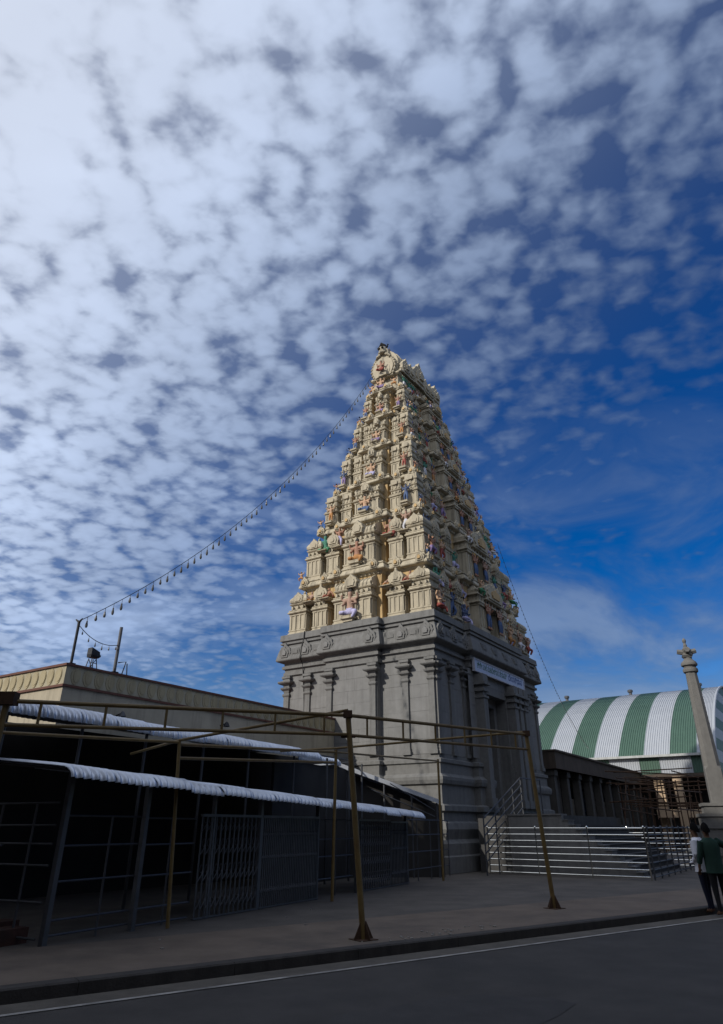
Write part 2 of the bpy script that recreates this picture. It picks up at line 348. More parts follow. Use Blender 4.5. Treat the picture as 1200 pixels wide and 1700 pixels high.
prof = [(0.05, 8.303), (0.10, 8.34), (0.10, 8.48), (0.05, 8.5), (0.05, 8.62), (0.16, 8.66), (0.16, 8.78), (0.08, 8.82), (0.08, 8.92), (0.36, 9.02), (0.40, 9.06), (0.40, 9.12),
        (0.36, 9.3), (0.30, 9.55), (0.24, 9.72), (0.24, 9.78), (0.17, 9.8), (0.17, 9.86), (0.26, 9.88), (0.26, 9.96), (0.2, 9.98), (0.2, 10.03), (0.29, 10.06), (0.27, 10.36), (0.22, 10.385)]
cornice = obj('base_cornice', MB().loft([plan(0, 0, z, e, BPX, BPY) for e, z in prof]), STONE, tower)
# passage behind the doorway, its frame and its two door leaves
mb = MB()
mb.box(DX0 + 0.003, 0.25, DZ0, DX0 + 0.32, 0.75, DZ1 - 0.003).box(DX1 - 0.32, 0.25, DZ0, DX1 - 0.003, 0.75, DZ1 - 0.003).box(DX0 + 0.323, 0.25, DZ1 - 0.4, DX1 - 0.323, 0.75, DZ1 - 0.003)
frame = obj('door_frame', mb, STONE, tower)
for sx in (0, 1):
    w = (DX1 - DX0 - 0.66) / 2; x = DX0 + 0.33 + sx * w
    mb = MB().box(x + 0.01, 4.3, DZ0 + .005, x + w - 0.01, 4.4, DZ1 - 0.41)
    for k in range(5): mb.box(x + 0.12, 4.25, DZ0 + 0.2 + k * 0.95, x + w - 0.12, 4.299, DZ0 + 0.95 + k * 0.95)
    obj('door_leaf', mb, DARKDOOR, tower)
# jamb columns flanking the doorway
def jamb_mesh(h, w):
    mb = MB(); c = w / 2
    for z0, z1, e in ((0, .35, .06), (.35, h - 1.1, 0), (h - 1.1, h - 1.0, .05), (h - 1.0, h - .8, -.03), (h - .8, h - .65, .07), (h - .65, h - .5, .0), (h - .5, h - .38, .14), (h - .38, h, .05)):
        mb.box(-c - e, -c * 2 - e, z0 + 0.001, c + e, 0, z1)
    return mb.mesh('jamb_column', STONE)
me = jamb_mesh(DZ1 + 0.35 - DZ0, 0.44)
for x in (DX0 - .80, DX1 + 0.32, DX1 + 1.0, DX1 + 1.7):
    link('jamb_column', me, tower, (x, -0.302, DZ0 + 0.36 if False else DZ0 + 0.36))
# pilasters with bracket capitals
def pilaster_mesh(h, w):
    mb = MB(); c = w / 2; d = 0.10
    mb.box(-c - .05, -d - .05, 0, c + .05, 0, .16).box(-c - .02, -d - .02, .161, c + .02, 0, .28)
    mb.box(-c, -d, .281, c, 0, h - 1.0)
    lv = [(h - 1.0, .0), (h - .93, .05), (h - .86, .05), (h - .82, -.01), (h - .7, .02), (h - .62, .12), (h - .56, .14), (h - .52, .02), (h - .42, .03), (h - .36, .2), (h - .31, .24), (h - .26, .24), (h - .25, .06), (h - .12, .05), (h - .11, .10), (h, .10)]
    mb.loft([[(-c - e, -d - e, z), (c + e, -d - e, z), (c + e, 0, z), (-c - e, 0, z)] for z, e in lv])
    return mb.mesh('pilaster', STONE)
pil = pilaster_mesh(4.0, 0.30)
def on_face(face, u, d=0.0, z=0.0):
    """position on a side of the tower: face 0 long front, 1 short left; u from that side's centre (rightwards), d outwards"""
    if face == 0: return (TW / 2 + u, -d, z), 0.0
    if face == 1: return (-d, TL / 2 - u, z), -PI / 2
    if face == 2: return (TW / 2 - u, TL + d, z), PI
    return (TW + d, TL / 2 + u, z), PI / 2
lp = (-4.05, -2.75, -1.22, 1.22, 2.75, 4.05)
sp = (-6.03, -4.75, -3.4, 3.4, 4.75, 6.03)
for f, us, bp in ((1, lp, BPY), (0, sp, BPX), (3, lp, BPY), (2, sp, BPX)):
    for u in us:
        p, rz = on_face(f, u, 0.30 if abs(u) < bp else 0.0, 4.302); link('pilaster', pil, wall, p, rz)
# coursed stone blocks between the pilasters, each slightly proud
def block_mesh(dep, bev):
    mb = MB()
    mb.loft([[(-.5, 0, -.5), (.5, 0, -.5), (.5, 0, .5), (-.5, 0, .5)][::-1] if False else [(-.5, 0, -.5), (-.5, 0, .5), (.5, 0, .5), (.5, 0, -.5)],
             [(-.5, -dep * .6, -.5), (-.5, -dep * .6, .5), (.5, -dep * .6, .5), (.5, -dep * .6, -.5)],
             [(-.5 + bev, -dep, -.5 + bev), (-.5 + bev, -dep, .5 - bev), (.5 - bev, -dep, .5 - bev), (.5 - bev, -dep, -.5 + bev)]], 0, False, True)
    return mb.mesh('stone_block', STONE2)
blk = [block_mesh(d, 0.012) for d in (0.007, 0.010, 0.013)]
zc = [4.32, 4.92, 5.47, 6.05, 6.62, 7.17, 7.72, 8.28]
for f, us, bp in ((1, [-4.18] + list(lp)[1:-1] + [4.18], BPY), (0, [-6.16] + list(sp)[1:-1] + [6.16], BPX)):
    spans = []
    for a, b in zip(us, us[1:]):
        inb = abs((a + b) / 2) < bp
        spans.append((a, b, inb))
    for ci in range(len(zc) - 1):
        z0, z1 = zc[ci], zc[ci + 1]
        for a, b, inb in spans:
            cuts = [a, b]; n_ = max(1, round((b - a) / 1.45))
            cuts = [a] + sorted(a + (b - a) * (i + random.uniform(-.18, .18) + (0.25 if ci % 2 else -0.1)) / n_ for i in range(1, n_)) + [b]
            for c0, c1 in zip(cuts, cuts[1:]):
                if f == 0:
                    wx0, wx1 = TW / 2 + c0, TW / 2 + c1
                    if z0 < DZ1 + .05 and wx1 > DX0 and wx0 < DX1:
                        if wx0 < DX0 - .4: c1 = DX0 - .02 - TW / 2
                        elif wx1 > DX1 + .4: c0 = DX1 + .02 - TW / 2
                        else: continue
                p, rz = on_face(f, (c0 + c1) / 2, 0.3 if inb else 0.0, (z0 + z1) / 2)
                link('stone_block', random.choice(blk), wall, p, rz, (c1 - c0 - .005, 1, z1 - z0 - .005))
# horseshoe arch ornament used on every cornice
def arch_poly(w, h, n=14, lobes=0.0):
    pts = []
    for i in range(n + 1):
        a = -0.62 + (PI + 1.24) * i / n
        rr = 0.5 * w * (1 + lobes * math.cos(a * 9))
        pts.append((rr * math.cos(a), h * 0.42 + rr * math.sin(a) * (h / w) * 0.92))
    # pointed crest
    k = len(pts) // 2; pts[k] = (0, h * 1.08)
    return [(-w * 0.5, 0)][0:0] + [(w * 0.42, 0)] + pts + [(-w * 0.42, 0)]
def kudu_mesh(w, h, d, m1, m2):
    mb = MB(); P_ = arch_poly(w, h, 14, 0.05)
    mb.prism(P_[::-1] if False else P_, -d, 0)
    inner = [(x * 0.68, h * 0.12 + z * 0.66) for x, z in P_]
    n = len(inner)
    mb.prism(inner, -d * 1.35, -d + .001, 0)
    core = [(x * 0.36, h * 0.25 + z * 0.36) for x, z in P_]
    mb.prism(core, -d * 1.75, -d * 1.35 + .001, 1)
    mb.box(-w * .62, -d * .8, 0.0, w * .62, 0, h * .14)
    return mb.mesh('kudu_arch', [m1, m2])
kb = kudu_mesh(0.72, 0.78, 0.13, STONE, STONE2)
for f, us, bp in ((1, lp, BPY), (0, sp, BPX), (3, lp, BPY), (2, sp, BPX)):
    for u in us:
        p, rz = on_face(f, u, (0.30 if abs(u) < bp else 0.0) + 0.25, 9.1); link('kudu_arch', kb, cornice, p, rz)
rel = MB().box(-.34, -.06, 0, .34, 0, .42).box(-.26, -.1, .06, .26, -.06, .36).box(-.16, -.125, .13, .16, -.101, .29).mesh('relief_panel', STONE)
for u in (3.4, 2.2, -2.05, -3.4): p, rz = on_face(1, u, 0.27, 9.2); link('relief_panel', rel, cornice, p, rz)
for u in (5.4, 4.1, -4.1, -5.4): p, rz = on_face(0, u, 0.27, 9.2); link('relief_panel', rel, cornice, p, rz)
for u in (-2, -.7, .7, 2): p, rz = on_face(0, u, 0.57, 9.2); link('relief_panel', rel, cornice, p, rz)

# pavilions (small shrine models) for the storeys
def pavilion_mesh(w, dep, h, top):
    mb = MB(); hw = w / 2
    def ring(z, e, ex=None): 
        ex = e if ex is None else ex
        return [(-hw - ex, -dep - e, z * h), (hw + ex, -dep - e, z * h), (hw + ex, 0, z * h), (-hw - ex, 0, z * h)]
    k = min(1.0, w)
    mb.loft([ring(z, e * k) for z, e in ((0, .07), (.045, .07), (.05, .03), (.075, .03), (.085, .055), (.11, .055), (.115, .0), (.40, 0), (.405, .04), (.43, .05), (.435, .02), (.45, .02),
             (.455, .10), (.47, .125), (.48, .12), (.505, .05), (.51, .07), (.53, .07), (.535, -.05), (.63, -.05), (.635, .01), (.655, .05), (.665, .05), (.68, -.03))])
    # wall strips
    ns = 4 if w > 0.8 else 3
    if w > 1.6: ns = 6
    for i in range(ns):
        x = -hw + 0.06 * k + (w - 0.12 * k) * i / (ns - 1)
        mb.box(x - .045 * k, -dep - .045, .116 * h, x + .045 * k, -dep, .40 * h)
    for sx in (-1, 1):
        for yy in ([-dep + (dep - .14) * j / (ns - 1) for j in range(ns)] if abs(dep - w) < .01 else (-dep * .92, -dep * .5)):
            xx = sx * hw
            mb.box(min(xx, xx + sx * .04), yy, .116 * h, max(xx, xx + sx * .04), yy + .09, .40 * h)
    # little blocks along the small cornice
    nb_ = max(3, int(w / 0.28))
    for i in range(nb_):
        x = -hw + w * (i + .5) / nb_
        mb.box(x - .05 * k, -dep - .1 * k, .537 * h, x + .05 * k, -dep + .06, .60 * h)
    if top == 'kuta':
        prof = [(.68, -.02), (.70, .05), (.74, .07), (.78, .03), (.82, -.06), (.855, -.18), (.88, -.32), (.90, -.40)]
        s_ = hw / .55
        mb.loft([ring(z, e * s_) for z, e in prof])
        zt = .90 * h
        c_ = (0, -dep / 2, zt)
        mb.lathe([(.10, 0), (.05, .03), (.09, .08), (.06, .13), (.015, .2), (.004, .27)], 8, c_)
        A_ = arch_poly(w * .62, .2 * h, 12, .05)
        P2 = [(x, .685 * h + z) for x, z in A_]; mb.prism(P2, -dep - .10 * s_, -dep + .1)
        P3 = [(x * .6, .685 * h + .02 * h + z * .6) for x, z in A_]; mb.prism(P3, -dep - .14 * s_, -dep - .09 * s_)
    elif top == 'panjara':
        A_ = arch_poly(w * 0.98, .27 * h, 16, .05)
        P2 = [(x, .675 * h + z) for x, z in A_]; mb.prism(P2, -dep - .05, -.02)
        P3 = [(x * .72, .675 * h + .03 * h + z * .7) for x, z in A_]; mb.prism(P3, -dep - .10, -dep - .049)
        P4 = [(x * .34, .675 * h + .065 * h + z * .36) for x, z in A_]; mb.prism(P4, -dep - .14, -dep - .099)
        mb.box(-.06 * k, -dep - .03, .94 * h, .06 * k, -dep + .1, .99 * h)
    elif top == 'flat':
        mb.loft([ring(z, e * k) for z, e in ((.681, -.03), (.80, -.03), (.805, .03), (.83, .06), (.85, .06), (.86, -.02), (.98, -.02))])
        A_ = arch_poly(w * .5, .14 * h, 10, .05); mb.prism([(x, .80 * h + z) for x, z in A_], -dep - .10, -dep)
        for i in range(ns): mb.box(-hw + w * (i + .5) / ns - .04, -dep - .02, .69 * h, -hw + w * (i + .5) / ns + .04, -dep + .031, .79 * h)
    else:  # sala: a barrel roof along x with an arch at its middle
        n = 9; rr = .15 * h
        secs = []
        for i in range(n + 1):
            a = -.25 + (PI + .5) * i / n
            secs.append((-dep * .42 - (dep * .62) * math.cos(a), .70 * h + rr * math.sin(a)))
        lft = [(-hw * .98, y, z) for y, z in secs]; rgt = [(hw * .98, y, z) for y, z in secs]
        mb.loft([rgt, lft])
        # rope-like ribs on the barrel
        nr = int(w / .22)
        for i in range(nr):
            x = -hw * .9 + 1.8 * hw * (i + .3) / nr
            mb.tube([(x + .10 * j / 4 * k, y - .01, z) for j, (y, z) in enumerate(secs[0:5])], .035, 4)
        A_ = arch_poly(w * .34, .25 * h, 14, .06)
        P2 = [(x, .665 * h + z) for x, z in A_]; mb.prism(P2, -dep - .20, -dep * .5)
        P3 = [(x * .66, .69 * h + z * .66) for x, z in A_]; mb.prism(P3, -dep - .25, -dep - .199)
        for sx in (-1, 1):
            A2 = arch_poly(dep * 1.1, .22 * h, 10, .05)
            b = len(mb.v); m2 = MB().prism([(x, .675 * h + z) for x, z in A2], -.05, .05)
            for (x, y, z) in m2.v: mb.v.append((sx * hw + y, -dep * .45 + x * sx, z))
            for q in m2.f: mb.f.append([b + i for i in q]); mb.m.append(0)
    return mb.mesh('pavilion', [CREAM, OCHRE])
def niche_mesh(w, dep, h):
    """tall doorway shrine in the middle of the long side: two piers, an arch and a deep niche"""
    mb = MB(); hw = w / 2; d0 = dep * .35; op = w * .17
    mb.box(-hw, -dep * .55, 0, hw, 0, .52 * h)
    for sx in (-1, 1):
        x0, x1 = sorted((sx * op, sx * hw * .82))
        mb.box(x0, -dep, .06 * h, x1, -dep * .55 - .001, .46 * h)
        for i in range(3):
            xx = x0 + (x1 - x0) * (i + .5) / 3; mb.box(xx - .05, -dep - .05, .1 * h, xx + .05, -dep, .42 * h)
        mb.box(x0 - .06, -dep - .1, 0, x1 + .06, -dep * .5, .06 * h)
        mb.box(x0 - .05, -dep - .1, .461 * h, x1 + .05, -dep * .5, .50 * h)
    mb.box(-hw * .92, -dep - .14, .502 * h, hw * .92, 0, .535 * h)
    mb.box(-hw * .85, -dep - .02, .536 * h, hw * .85, 0, .64 * h)
    for i in range(9):
        x = -hw * .8 + hw * 1.6 * i / 8; mb.box(x - .05, -dep - .09, .545 * h, x + .05, -dep - .019, .62 * h)
    mb.box(-hw * .95, -dep - .1, .641 * h, hw * .95, 0, .67 * h)
    A_ = arch_poly(w * .62, .36 * h, 20, .05)
    mb.prism([(x, .60 * h + z) for x, z in A_], -dep - .24, -dep * .2)
    A2 = [(x * .78, .60 * h + .03 * h + z * .78) for x, z in A_]; mb.prism(A2, -dep - .31, -dep - .239)
    A3 = [(x * .42, .60 * h + .07 * h + z * .46) for x, z in A_]; mb.prism(A3, -dep - .37, -dep - .309, 1)
    mb.box(-op + .002, -dep * .55 - .02, .04 * h, op - .002, -dep * .55 - .001, .44 * h, 2)  # black panel paints the niche opening as dark as deep shade
    for sx in (-1, 1):
        mb.loft([[(sx * hw * .66 - .35, -dep * .9, .67 * h), (sx * hw * .66 + .35, -dep * .9, .67 * h), (sx * hw * .66 + .35, 0, .67 * h), (sx * hw * .66 - .35, 0, .67 * h)],
                 [(sx * hw * .66 - .4, -dep, .74 * h), (sx * hw * .66 + .4, -dep, .74 * h), (sx * hw * .66 + .4, 0, .74 * h), (sx * hw * .66 - .4, 0, .74 * h)],
                 [(sx * hw * .66 - .1, -dep * .6, .88 * h), (sx * hw * .66 + .1, -dep * .6, .88 * h), (sx * hw * .66 + .1, 0, .88 * h), (sx * hw * .66 - .1, 0, .88 * h)]])
    return mb.mesh('pavilion', [CREAM, OCHRE, BLACK])

# ---- painted plaster figures: skin-modifier bodies, one mesh each
def skin_mesh(V, E, Rr, lvl=1, root=0):
    me = bpy.data.meshes.new('fig'); me.from_pydata(V, E, [])
    o = bpy.data.objects.new('fig', me); COL.objects.link(o)
    m = o.modifiers.new('s', 'SKIN'); m.use_smooth_shade = True
    for i, r in enumerate(Rr):
        r2 = r if isinstance(r, tuple) else (r, r)
        me.skin_vertices[0].data[i].radius = r2
        me.skin_vertices[0].data[i].use_root = (i == root)
    if lvl:
        s_ = o.modifiers.new('ss', 'SUBSURF'); s_.levels = lvl; s_.render_levels = lvl
    dg = bpy.context.evaluated_depsgraph_get(); dg.update()
    r = bpy.data.meshes.new_from_object(o.evaluated_get(dg)); bpy.data.objects.remove(o)
    return r
def paint(me, mats, fn):
    me.materials.clear()
    for m in mats: me.materials.append(m)
    me.polygons.foreach_set('material_index', [fn(p.center) for p in me.polygons])
    me.polygons.foreach_set('use_smooth', [True] * len(me.polygons)); return me
def fig(kind):
    """unit figures 1.0 high (standing) facing -Y"""
    V = []; E = []; Rr = []
    def add(p, r, par=None):
        V.append(p); Rr.append(r)
        if par is not None: E.append((par, len(V) - 1))
        return len(V) - 1
    if kind in ('stand', 'dance'):
        k = 0.06 if kind == 'dance' else 0.0
        pel = add((0, 0, .50), (.085, .07)); ch = add((-k * .4, 0, .70), (.105, .075), pel); nk = add((0, -.005, .80), .035, ch)
        hd = add((0, -.01, .875), .058, nk); cr = add((0, 0, .95), .045, hd); add((0, 0, 1.02), .018, cr)
        for s in (-1, 1):
            sh_ = add((s * .12, 0, .755), .042, ch)
            el = add((s * .19, -.02, .62), .033, sh_); add((s * .13, -.13, .60 + (.12 if s > 0 else 0)), .026, el)
            e2 = add((s * .23, .0, .80), .03, sh_); add((s * .24, -.03, .95), .026, e2)
            hp = add((s * .06, 0, .42), .07, pel); kn = add((s * (.075 + k), -.03 - k * (s > 0), .25), .055, hp)
            an = add((s * .07, 0, .05), .04, kn); add((s * .08, -.09, .02), .03, an)
        top = .985
        def f(c): return 2 if c.z > .905 or (c.z > .84 and c.y > .01 and abs(c.x) < .1) else (1 if .10 < c.z < .53 and abs(c.x) < .17 else 0)
    elif kind == 'sit':
        pel = add((0, .02, .10), (.16, .12)); b_ = add((0, .02, .27), (.115, .09), pel); ch = add((0, 0, .43), (.13, .09), b_); nk = add((0, -.01, .55), .045, ch)
        hd = add((0, -.02, .65), .08, nk); cr = add((0, .01, .76), (.10, .06), hd); add((0, .02, .87), (.055, .03), cr)
        for s in (-1, 1):
            sh_ = add((s * .15, 0, .49), .055, ch); el = add((s * .24, -.04, .32), .042, sh_); add((s * .15, -.19, .30), .034, el)
            e2 = add((s * .29, -.02, .50), .038, sh_); add((s * .27, -.07, .66), .034, e2)
            hp = add((s * .12, -.02, .09), .085, pel); kn = add((s * .29, -.15, .08), .07, hp)
            add((s * .05, -.25, .05 + .02 * (s + 1)), .045, kn) if s < 0 else add((s * .20, -.22, -.14), .045, kn)
        def f(c): return 2 if c.z > .70 or (c.z > .62 and c.y > .02) else (1 if c.z < .20 else 0)
    elif kind == 'lean':       # half-reclining figure, one arm and one leg stretched out
        pel = add((0, 0, .08), (.11, .09)); ch = add((.06, .0, .30), (.11, .08), pel); nk = add((.07, -.01, .40), .04, ch)
        hd = add((.08, -.02, .49), .07, nk); add((.08, 0, .58), .05, hd)
        for s in (-1, 1):
            sh_ = add((.06 + s * .13, 0, .35), .045, ch); el = add((.06 + s * .24, -.02, .20 + (.06 if s < 0 else 0)), .034, sh_)
            add((.06 + s * (.27 if s > 0 else .42), -.04, .06 if s > 0 else .16), .028, el)
        k1 = add((-.22, -.09, .12), .06, pel); add((-.45, -.09, .03), .04, k1)
        k2 = add((-.14, -.15, .20), .06, pel); add((-.28, -.13, .02), .04, k2)
        def f(c): return 2 if c.z > .53 or (c.z > .47 and c.y > .0) else (1 if c.z < .17 and abs(c.x) < .36 else 0)
    else:                       # climbing demon with raised arms, knees bent
        pel = add((0, 0, .32), (.09, .08)); ch = add((.02, -.02, .56), (.12, .09), pel); nk = add((.02, -.04, .67), .04, ch)
        hd = add((.02, -.06, .75), .08, nk); add((.02, -.02, .84), .055, hd)
        for s in (-1, 1):
            sh_ = add((s * .14, -.02, .62), .05, ch); el = add((s * .28, -.03, .60), .04, sh_); h_ = add((s * .30, -.06, .80), .035, el)
            hp = add((s * .10, -.02, .27), .08, pel); kn = add((s * .22, -.14, .22), .062, hp); add((s * .16, -.04, .0), .045, kn)
        def f(c): return 2 if c.z > .80 or (c.z > .72 and c.y > 0) else (1 if c.z < .38 else 0)
    return skin_mesh(V, E, Rr, 1), f
FIGS = {k: fig(k) for k in ('stand', 'dance', 'sit', 'lean', 'crouch')}
FCACHE = {}
def statue(kind, parent, loc, rz, h, skin=None, cloth=None, hair=None):
    skin = random.randrange(5) if skin is None else skin; cloth = random.randrange(7) if cloth is None else cloth; hair = random.choice((0, 0, 1, 2)) if hair is None else hair
    key = (kind, skin, cloth, hair)
    if key not in FCACHE:
        me = FIGS[kind][0].copy(); FCACHE[key] = paint(me, [SKINS[skin], CLOTHS[cloth], HAIRS[hair]], FIGS[kind][1])
    return link('statue', FCACHE[key], parent, loc, rz, (h, h, h))
PEDS = {}
def pedestal(parent, loc, rz, w=.5, d=.45, h=.22):
    key = (round(w, 2), round(d, 2), round(h, 2))
    if key not in PEDS:
        c = w / 2; mb = MB()
        mb.loft([[(-c * e, -d * e, z * h), (c * e, -d * e, z * h), (c * e, .12, z * h), (-c * e, .12, z * h)] for z, e in ((0, .8), (.35, .8), (.45, 1.05), (.65, 1.05), (.75, .9), (1, .95))])
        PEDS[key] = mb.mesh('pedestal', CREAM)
    return link('pedestal', PEDS[key], parent, loc, rz)

# ---- the six storeys
OY = [-0.22, .31, .95, 1.54, 2.0, 2.45, 2.94]
OX = [-0.22, .36, 1.10, 1.74, 2.33, 2.80, 3.17]
ZT = [10.39, 13.39, 16.58, 19.02, 21.6, 23.94, 26.03]
kuduc = {}
for t in range(6):
    z0, z1 = ZT[t], ZT[t + 1]; h = z1 - z0
    oy, ox = OY[t + 1], OX[t + 1]
    py_ = OY[t] + .27; px_ = OX[t] + .27                # front plane of this storey's pavilions
    wy, wx = oy + .30, ox + .30                         # recessed wall plane
    hy, hx = TL / 2 - py_, TW / 2 - px_                 # half widths at the pavilion plane
    qx, qy = hx * .36, hy * .34
    k_ = hy / 4.2
    rings = []; mi = []
    for e, z, m_ in ((.05, 0, 1), (.05, .04, 1), (0, .05, 1), (0, .80, 0), (.06, .82, 0), (.10, .845, 0), (.24, .852, 0), (.31, .860, 0), (.33, .875, 0), (.29, .915, 0), (.22, .945, 0), (.19, .955, 0), (.19, .965, 0), (.23, .97, 0), (.23, .985, 0), (.17, 1.0, 0)):
        rings.append(plan(wx, wy, z0 + z * h, e, qx, qy, .42)); mi.append(m_)
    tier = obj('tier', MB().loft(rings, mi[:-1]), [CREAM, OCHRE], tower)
    depy, depx = wx - px_, wy - py_                     # depth of pavilions on short (along x) and long sides
    cw = max(.56, 1.02 * k_ ** .85)
    # meshes shared by the four sides
    mk = {'k': {}, 'p': {}, 's': {}}
    for side, dep in ((1, depy), (0, depx)):
        hp_ = h * (.835 if t < 2 else .82); mk['k'][side] = mk['k'].get(1) or pavilion_mesh(cw, cw, hp_, 'kuta' if t < 2 else 'flat'); mk['p'][side] = pavilion_mesh(cw * .86, dep * .86, hp_, 'panjara' if t < 2 or side == 0 else 'flat')
    mk['s'][1] = pavilion_mesh(2 * qy * .76, depy + .30, h * .88, 'sala')
    mk['s'][0] = niche_mesh(2 * qx * .9, depx + .42, h * .985)
    base_s = obj('tmp', MB().box(-1, -1, 0, 1, 1, 1), CREAM); bpy.data.objects.remove(base_s)
    for f in range(4):
        side = 1 if f in (1, 3) else 0
        half = hy if side else hx; wpl = wx if side else wy
        q = qy if side else qx
        uc = half - cw / 2
        ups = [-uc, uc]; mids = []
        gap = uc - q
        if side: mids = [-(q + (uc - cw / 2 - q) * .5), q + (uc - cw / 2 - q) * .5] if uc - cw / 2 - q > cw * .95 else []
        else:
            nmid = 2 if uc - cw / 2 - q > cw * 2.3 else 1
            room = uc - cw / 2 - q
            if room > cw * .8:
                for i in range(nmid):
                    x = q + room * (i + .5) / nmid; mids += [x, -x]
        for u in (ups if side else ()):
            p, rz = on_face(f, u, -(px_ + cw), z0 + .002); link('pavilion', mk['k'][side], tier, p, rz)
        for u in mids:
            p, rz = on_face(f, u, -wpl, z0 + .002); link('pavilion', mk['p'][side], tier, p, rz)
        p, rz = on_face(f, 0, -wpl, z0 + .002); link('pavilion', mk['s'][side], tier, p, rz)
        # arches on the big cornice
        kk = round(.36 + .12 * k_, 2)
        if kk not in kuduc: kuduc[kk] = kudu_mesh(kk, kk * 1.15, .16, CREAM, OCHRE)
        for u in ups + mids:
            uu = u * (1 if u in mids else (half - (oy if side else ox) + (py_ if side else px_)) / half) if False else u * .97
            p, rz = on_face(f, uu, -wpl + .20, z0 + .87 * h); link('kudu_arch', kuduc[kk], tier, p, rz)
        for u in (-q * .8, q * .8):
            p, rz = on_face(f, u, -wpl + .20 + .42, z0 + .87 * h); link('kudu_arch', kuduc[kk], tier, p, rz)
        # dentils under the central cornice
        mb = MB(); nd = max(6, int(2 * q / .24))
        for i in range(nd):
            x = -q + 2 * q * (i + .5) / nd
            mb.lathe([(.03, 0), (.055, .05 * h / 3), (.03, .10 * h / 3), (.05, .19 * h / 3)], 6, (x, -.08, 0))
        p, rz = on_face(f, 0, -wpl + .42, z0 + .80 * h); dn = stuff(obj('dentil_row', mb, CREAM, tier, p, rz))
        # ledges and figures
        if f == 2: continue
        dep = depy if side else depx
        sitz = z0 + .06 * h
        if side:
            # the large seated deity in front of the central shrine
            if f == 1 or t % 2 == 0:
                hh = (1.65, 1.45, 1.2, 1.05, .96, .86)[t]
                cols = [(3, 0, 0), (0, 4, 0), (1, 3, 0), (1, 0, 0), (1, 6, 0), (0, 6, 0)][t]
                p, rz = on_face(f, -.08 * k_, -wpl + depy + .38, z0 + .12 * h); statue('sit', tier, p, rz, hh, *cols)
                p, rz = on_face(f, -.08 * k_, -wpl + depy + .30, z0 + .0 * h + .01); pedestal(tier, p, rz, .85 * hh * .5, .42, .12 * h - .06)
            allp = sorted(ups + mids + [-q, q])
            gaps = [((a + b) / 2, b - a - cw * .9) for a, b in zip(allp, allp[1:]) if (a, b) != (-q, q)]
            if t < 2:
                for i, (u, g) in enumerate(gaps):
                    kind = 'lean' if t == 0 else ('sit' if i % 2 == 0 else 'dance')
                    hh = 1.05 if t == 0 else 1.25
                    p, rz = on_face(f, u, -wpl + depy * .72, z0 + (.54 if t == 0 else .50) * h)
                    statue(kind, tier, p, rz, hh, (3, 0, 3, 0, 2)[i % 5] if t == 0 else (4, 0, 0, 3, 1)[i % 5], (4, 2, 4, 2)[i % 4] if t == 0 else (5, 0, 2, 1)[i % 4], 0)
                    p, rz = on_face(f, u, -wpl + depy * .60, z0 + (.505 if t == 0 else .465) * h); pedestal(tier, p, rz, .62, .5, .04 * h)
            else:
                for s_ in (-1, 1):
                    u = s_ * (uc - cw * .05 if t > 2 else uc - cw * .2)
                    p, rz = on_face(f, u, -wpl + dep + .24, z0 + .10 * h); statue('stand', tier, p, rz, 1.08 - .06 * (t - 2), (0, 0, 1, 2, 0)[(t + (s_ > 0)) % 5], (3, 6, 2, 3, 4)[(t * 2 + (s_ > 0)) % 5])
                    p, rz = on_face(f, u, -wpl + dep + .2, z0 + .01); pedestal(tier, p, rz, .46, .34, .10 * h - .02)
                if t in (2, 4) and f == 1:
                    for u, g in gaps[-1:]:
                        p, rz = on_face(f, u, -wpl + .22, z0 + .30 * h); statue('stand', tier, p, rz, .9)
        else:
            # the long side is crowded: standing guardians low, figures above between the shrines
            us = sorted(ups + mids)
            gaps = [((a + b) / 2) for a, b in zip(us, us[1:]) if a * b > 0] + [-(q + .02), q + .02]
            for i, u in enumerate(gaps):
                hh = (1.4, 1.3, 1.12, 1.02, .94, .82)[t]
                p, rz = on_face(f, u, -wpl + dep * .8, z0 + .10 * h); statue(random.choice(('stand', 'dance', 'crouch')), tier, p, rz, hh)
                p, rz = on_face(f, u, -wpl + dep * .72, z0 + .005); pedestal(tier, p, rz, .62, .42, .10 * h - .02)
                p, rz = on_face(f, u + random.uniform(-.1, .1), -wpl + .34, z0 + .56 * h); statue(random.choice(('sit', 'lean', 'crouch')), tier, p, rz, hh * .8)
            for u in us:
                if random.random() < .75:
                    p, rz = on_face(f, u, -wpl + dep + .2, z0 + .07 * h); statue(random.choice(('stand', 'crouch', 'dance', 'sit')), tier, p, rz, (1.2, 1.1, 1.0, .95, .85, .75)[t])
            for s_ in (-1, 1):
                p, rz = on_face(f, s_ * q * .33, -wpl + dep + .55, z0 + .07 * h); statue('stand', tier, p, rz, (1.5, 1.35, 1.1, 1.0, .9, .8)[t], 0 if s_ < 0 else 3, 3)
                p, rz = on_face(f, s_ * q * .62, -wpl + dep + .52, z0 + .64 * h); statue('crouch', tier, p, rz, (1.0, .95, .8, .75, .7, .6)[t])
    # guardian figures crouching on the corners of the cornice
    for f, u in ((0, -1), (0, 1), (1, -1)):
        half = (TW / 2 - ox) if f == 0 else (TL / 2 - oy)
        p, rz = on_face(f, u * (half - .12), -(wy if f == 0 else wx) + .30, z0 + h + .0)
        if t < 5: statue('crouch', tier, p, rz, .62, random.choice((0, 2, 1)), random.choice((1, 3, 4)))

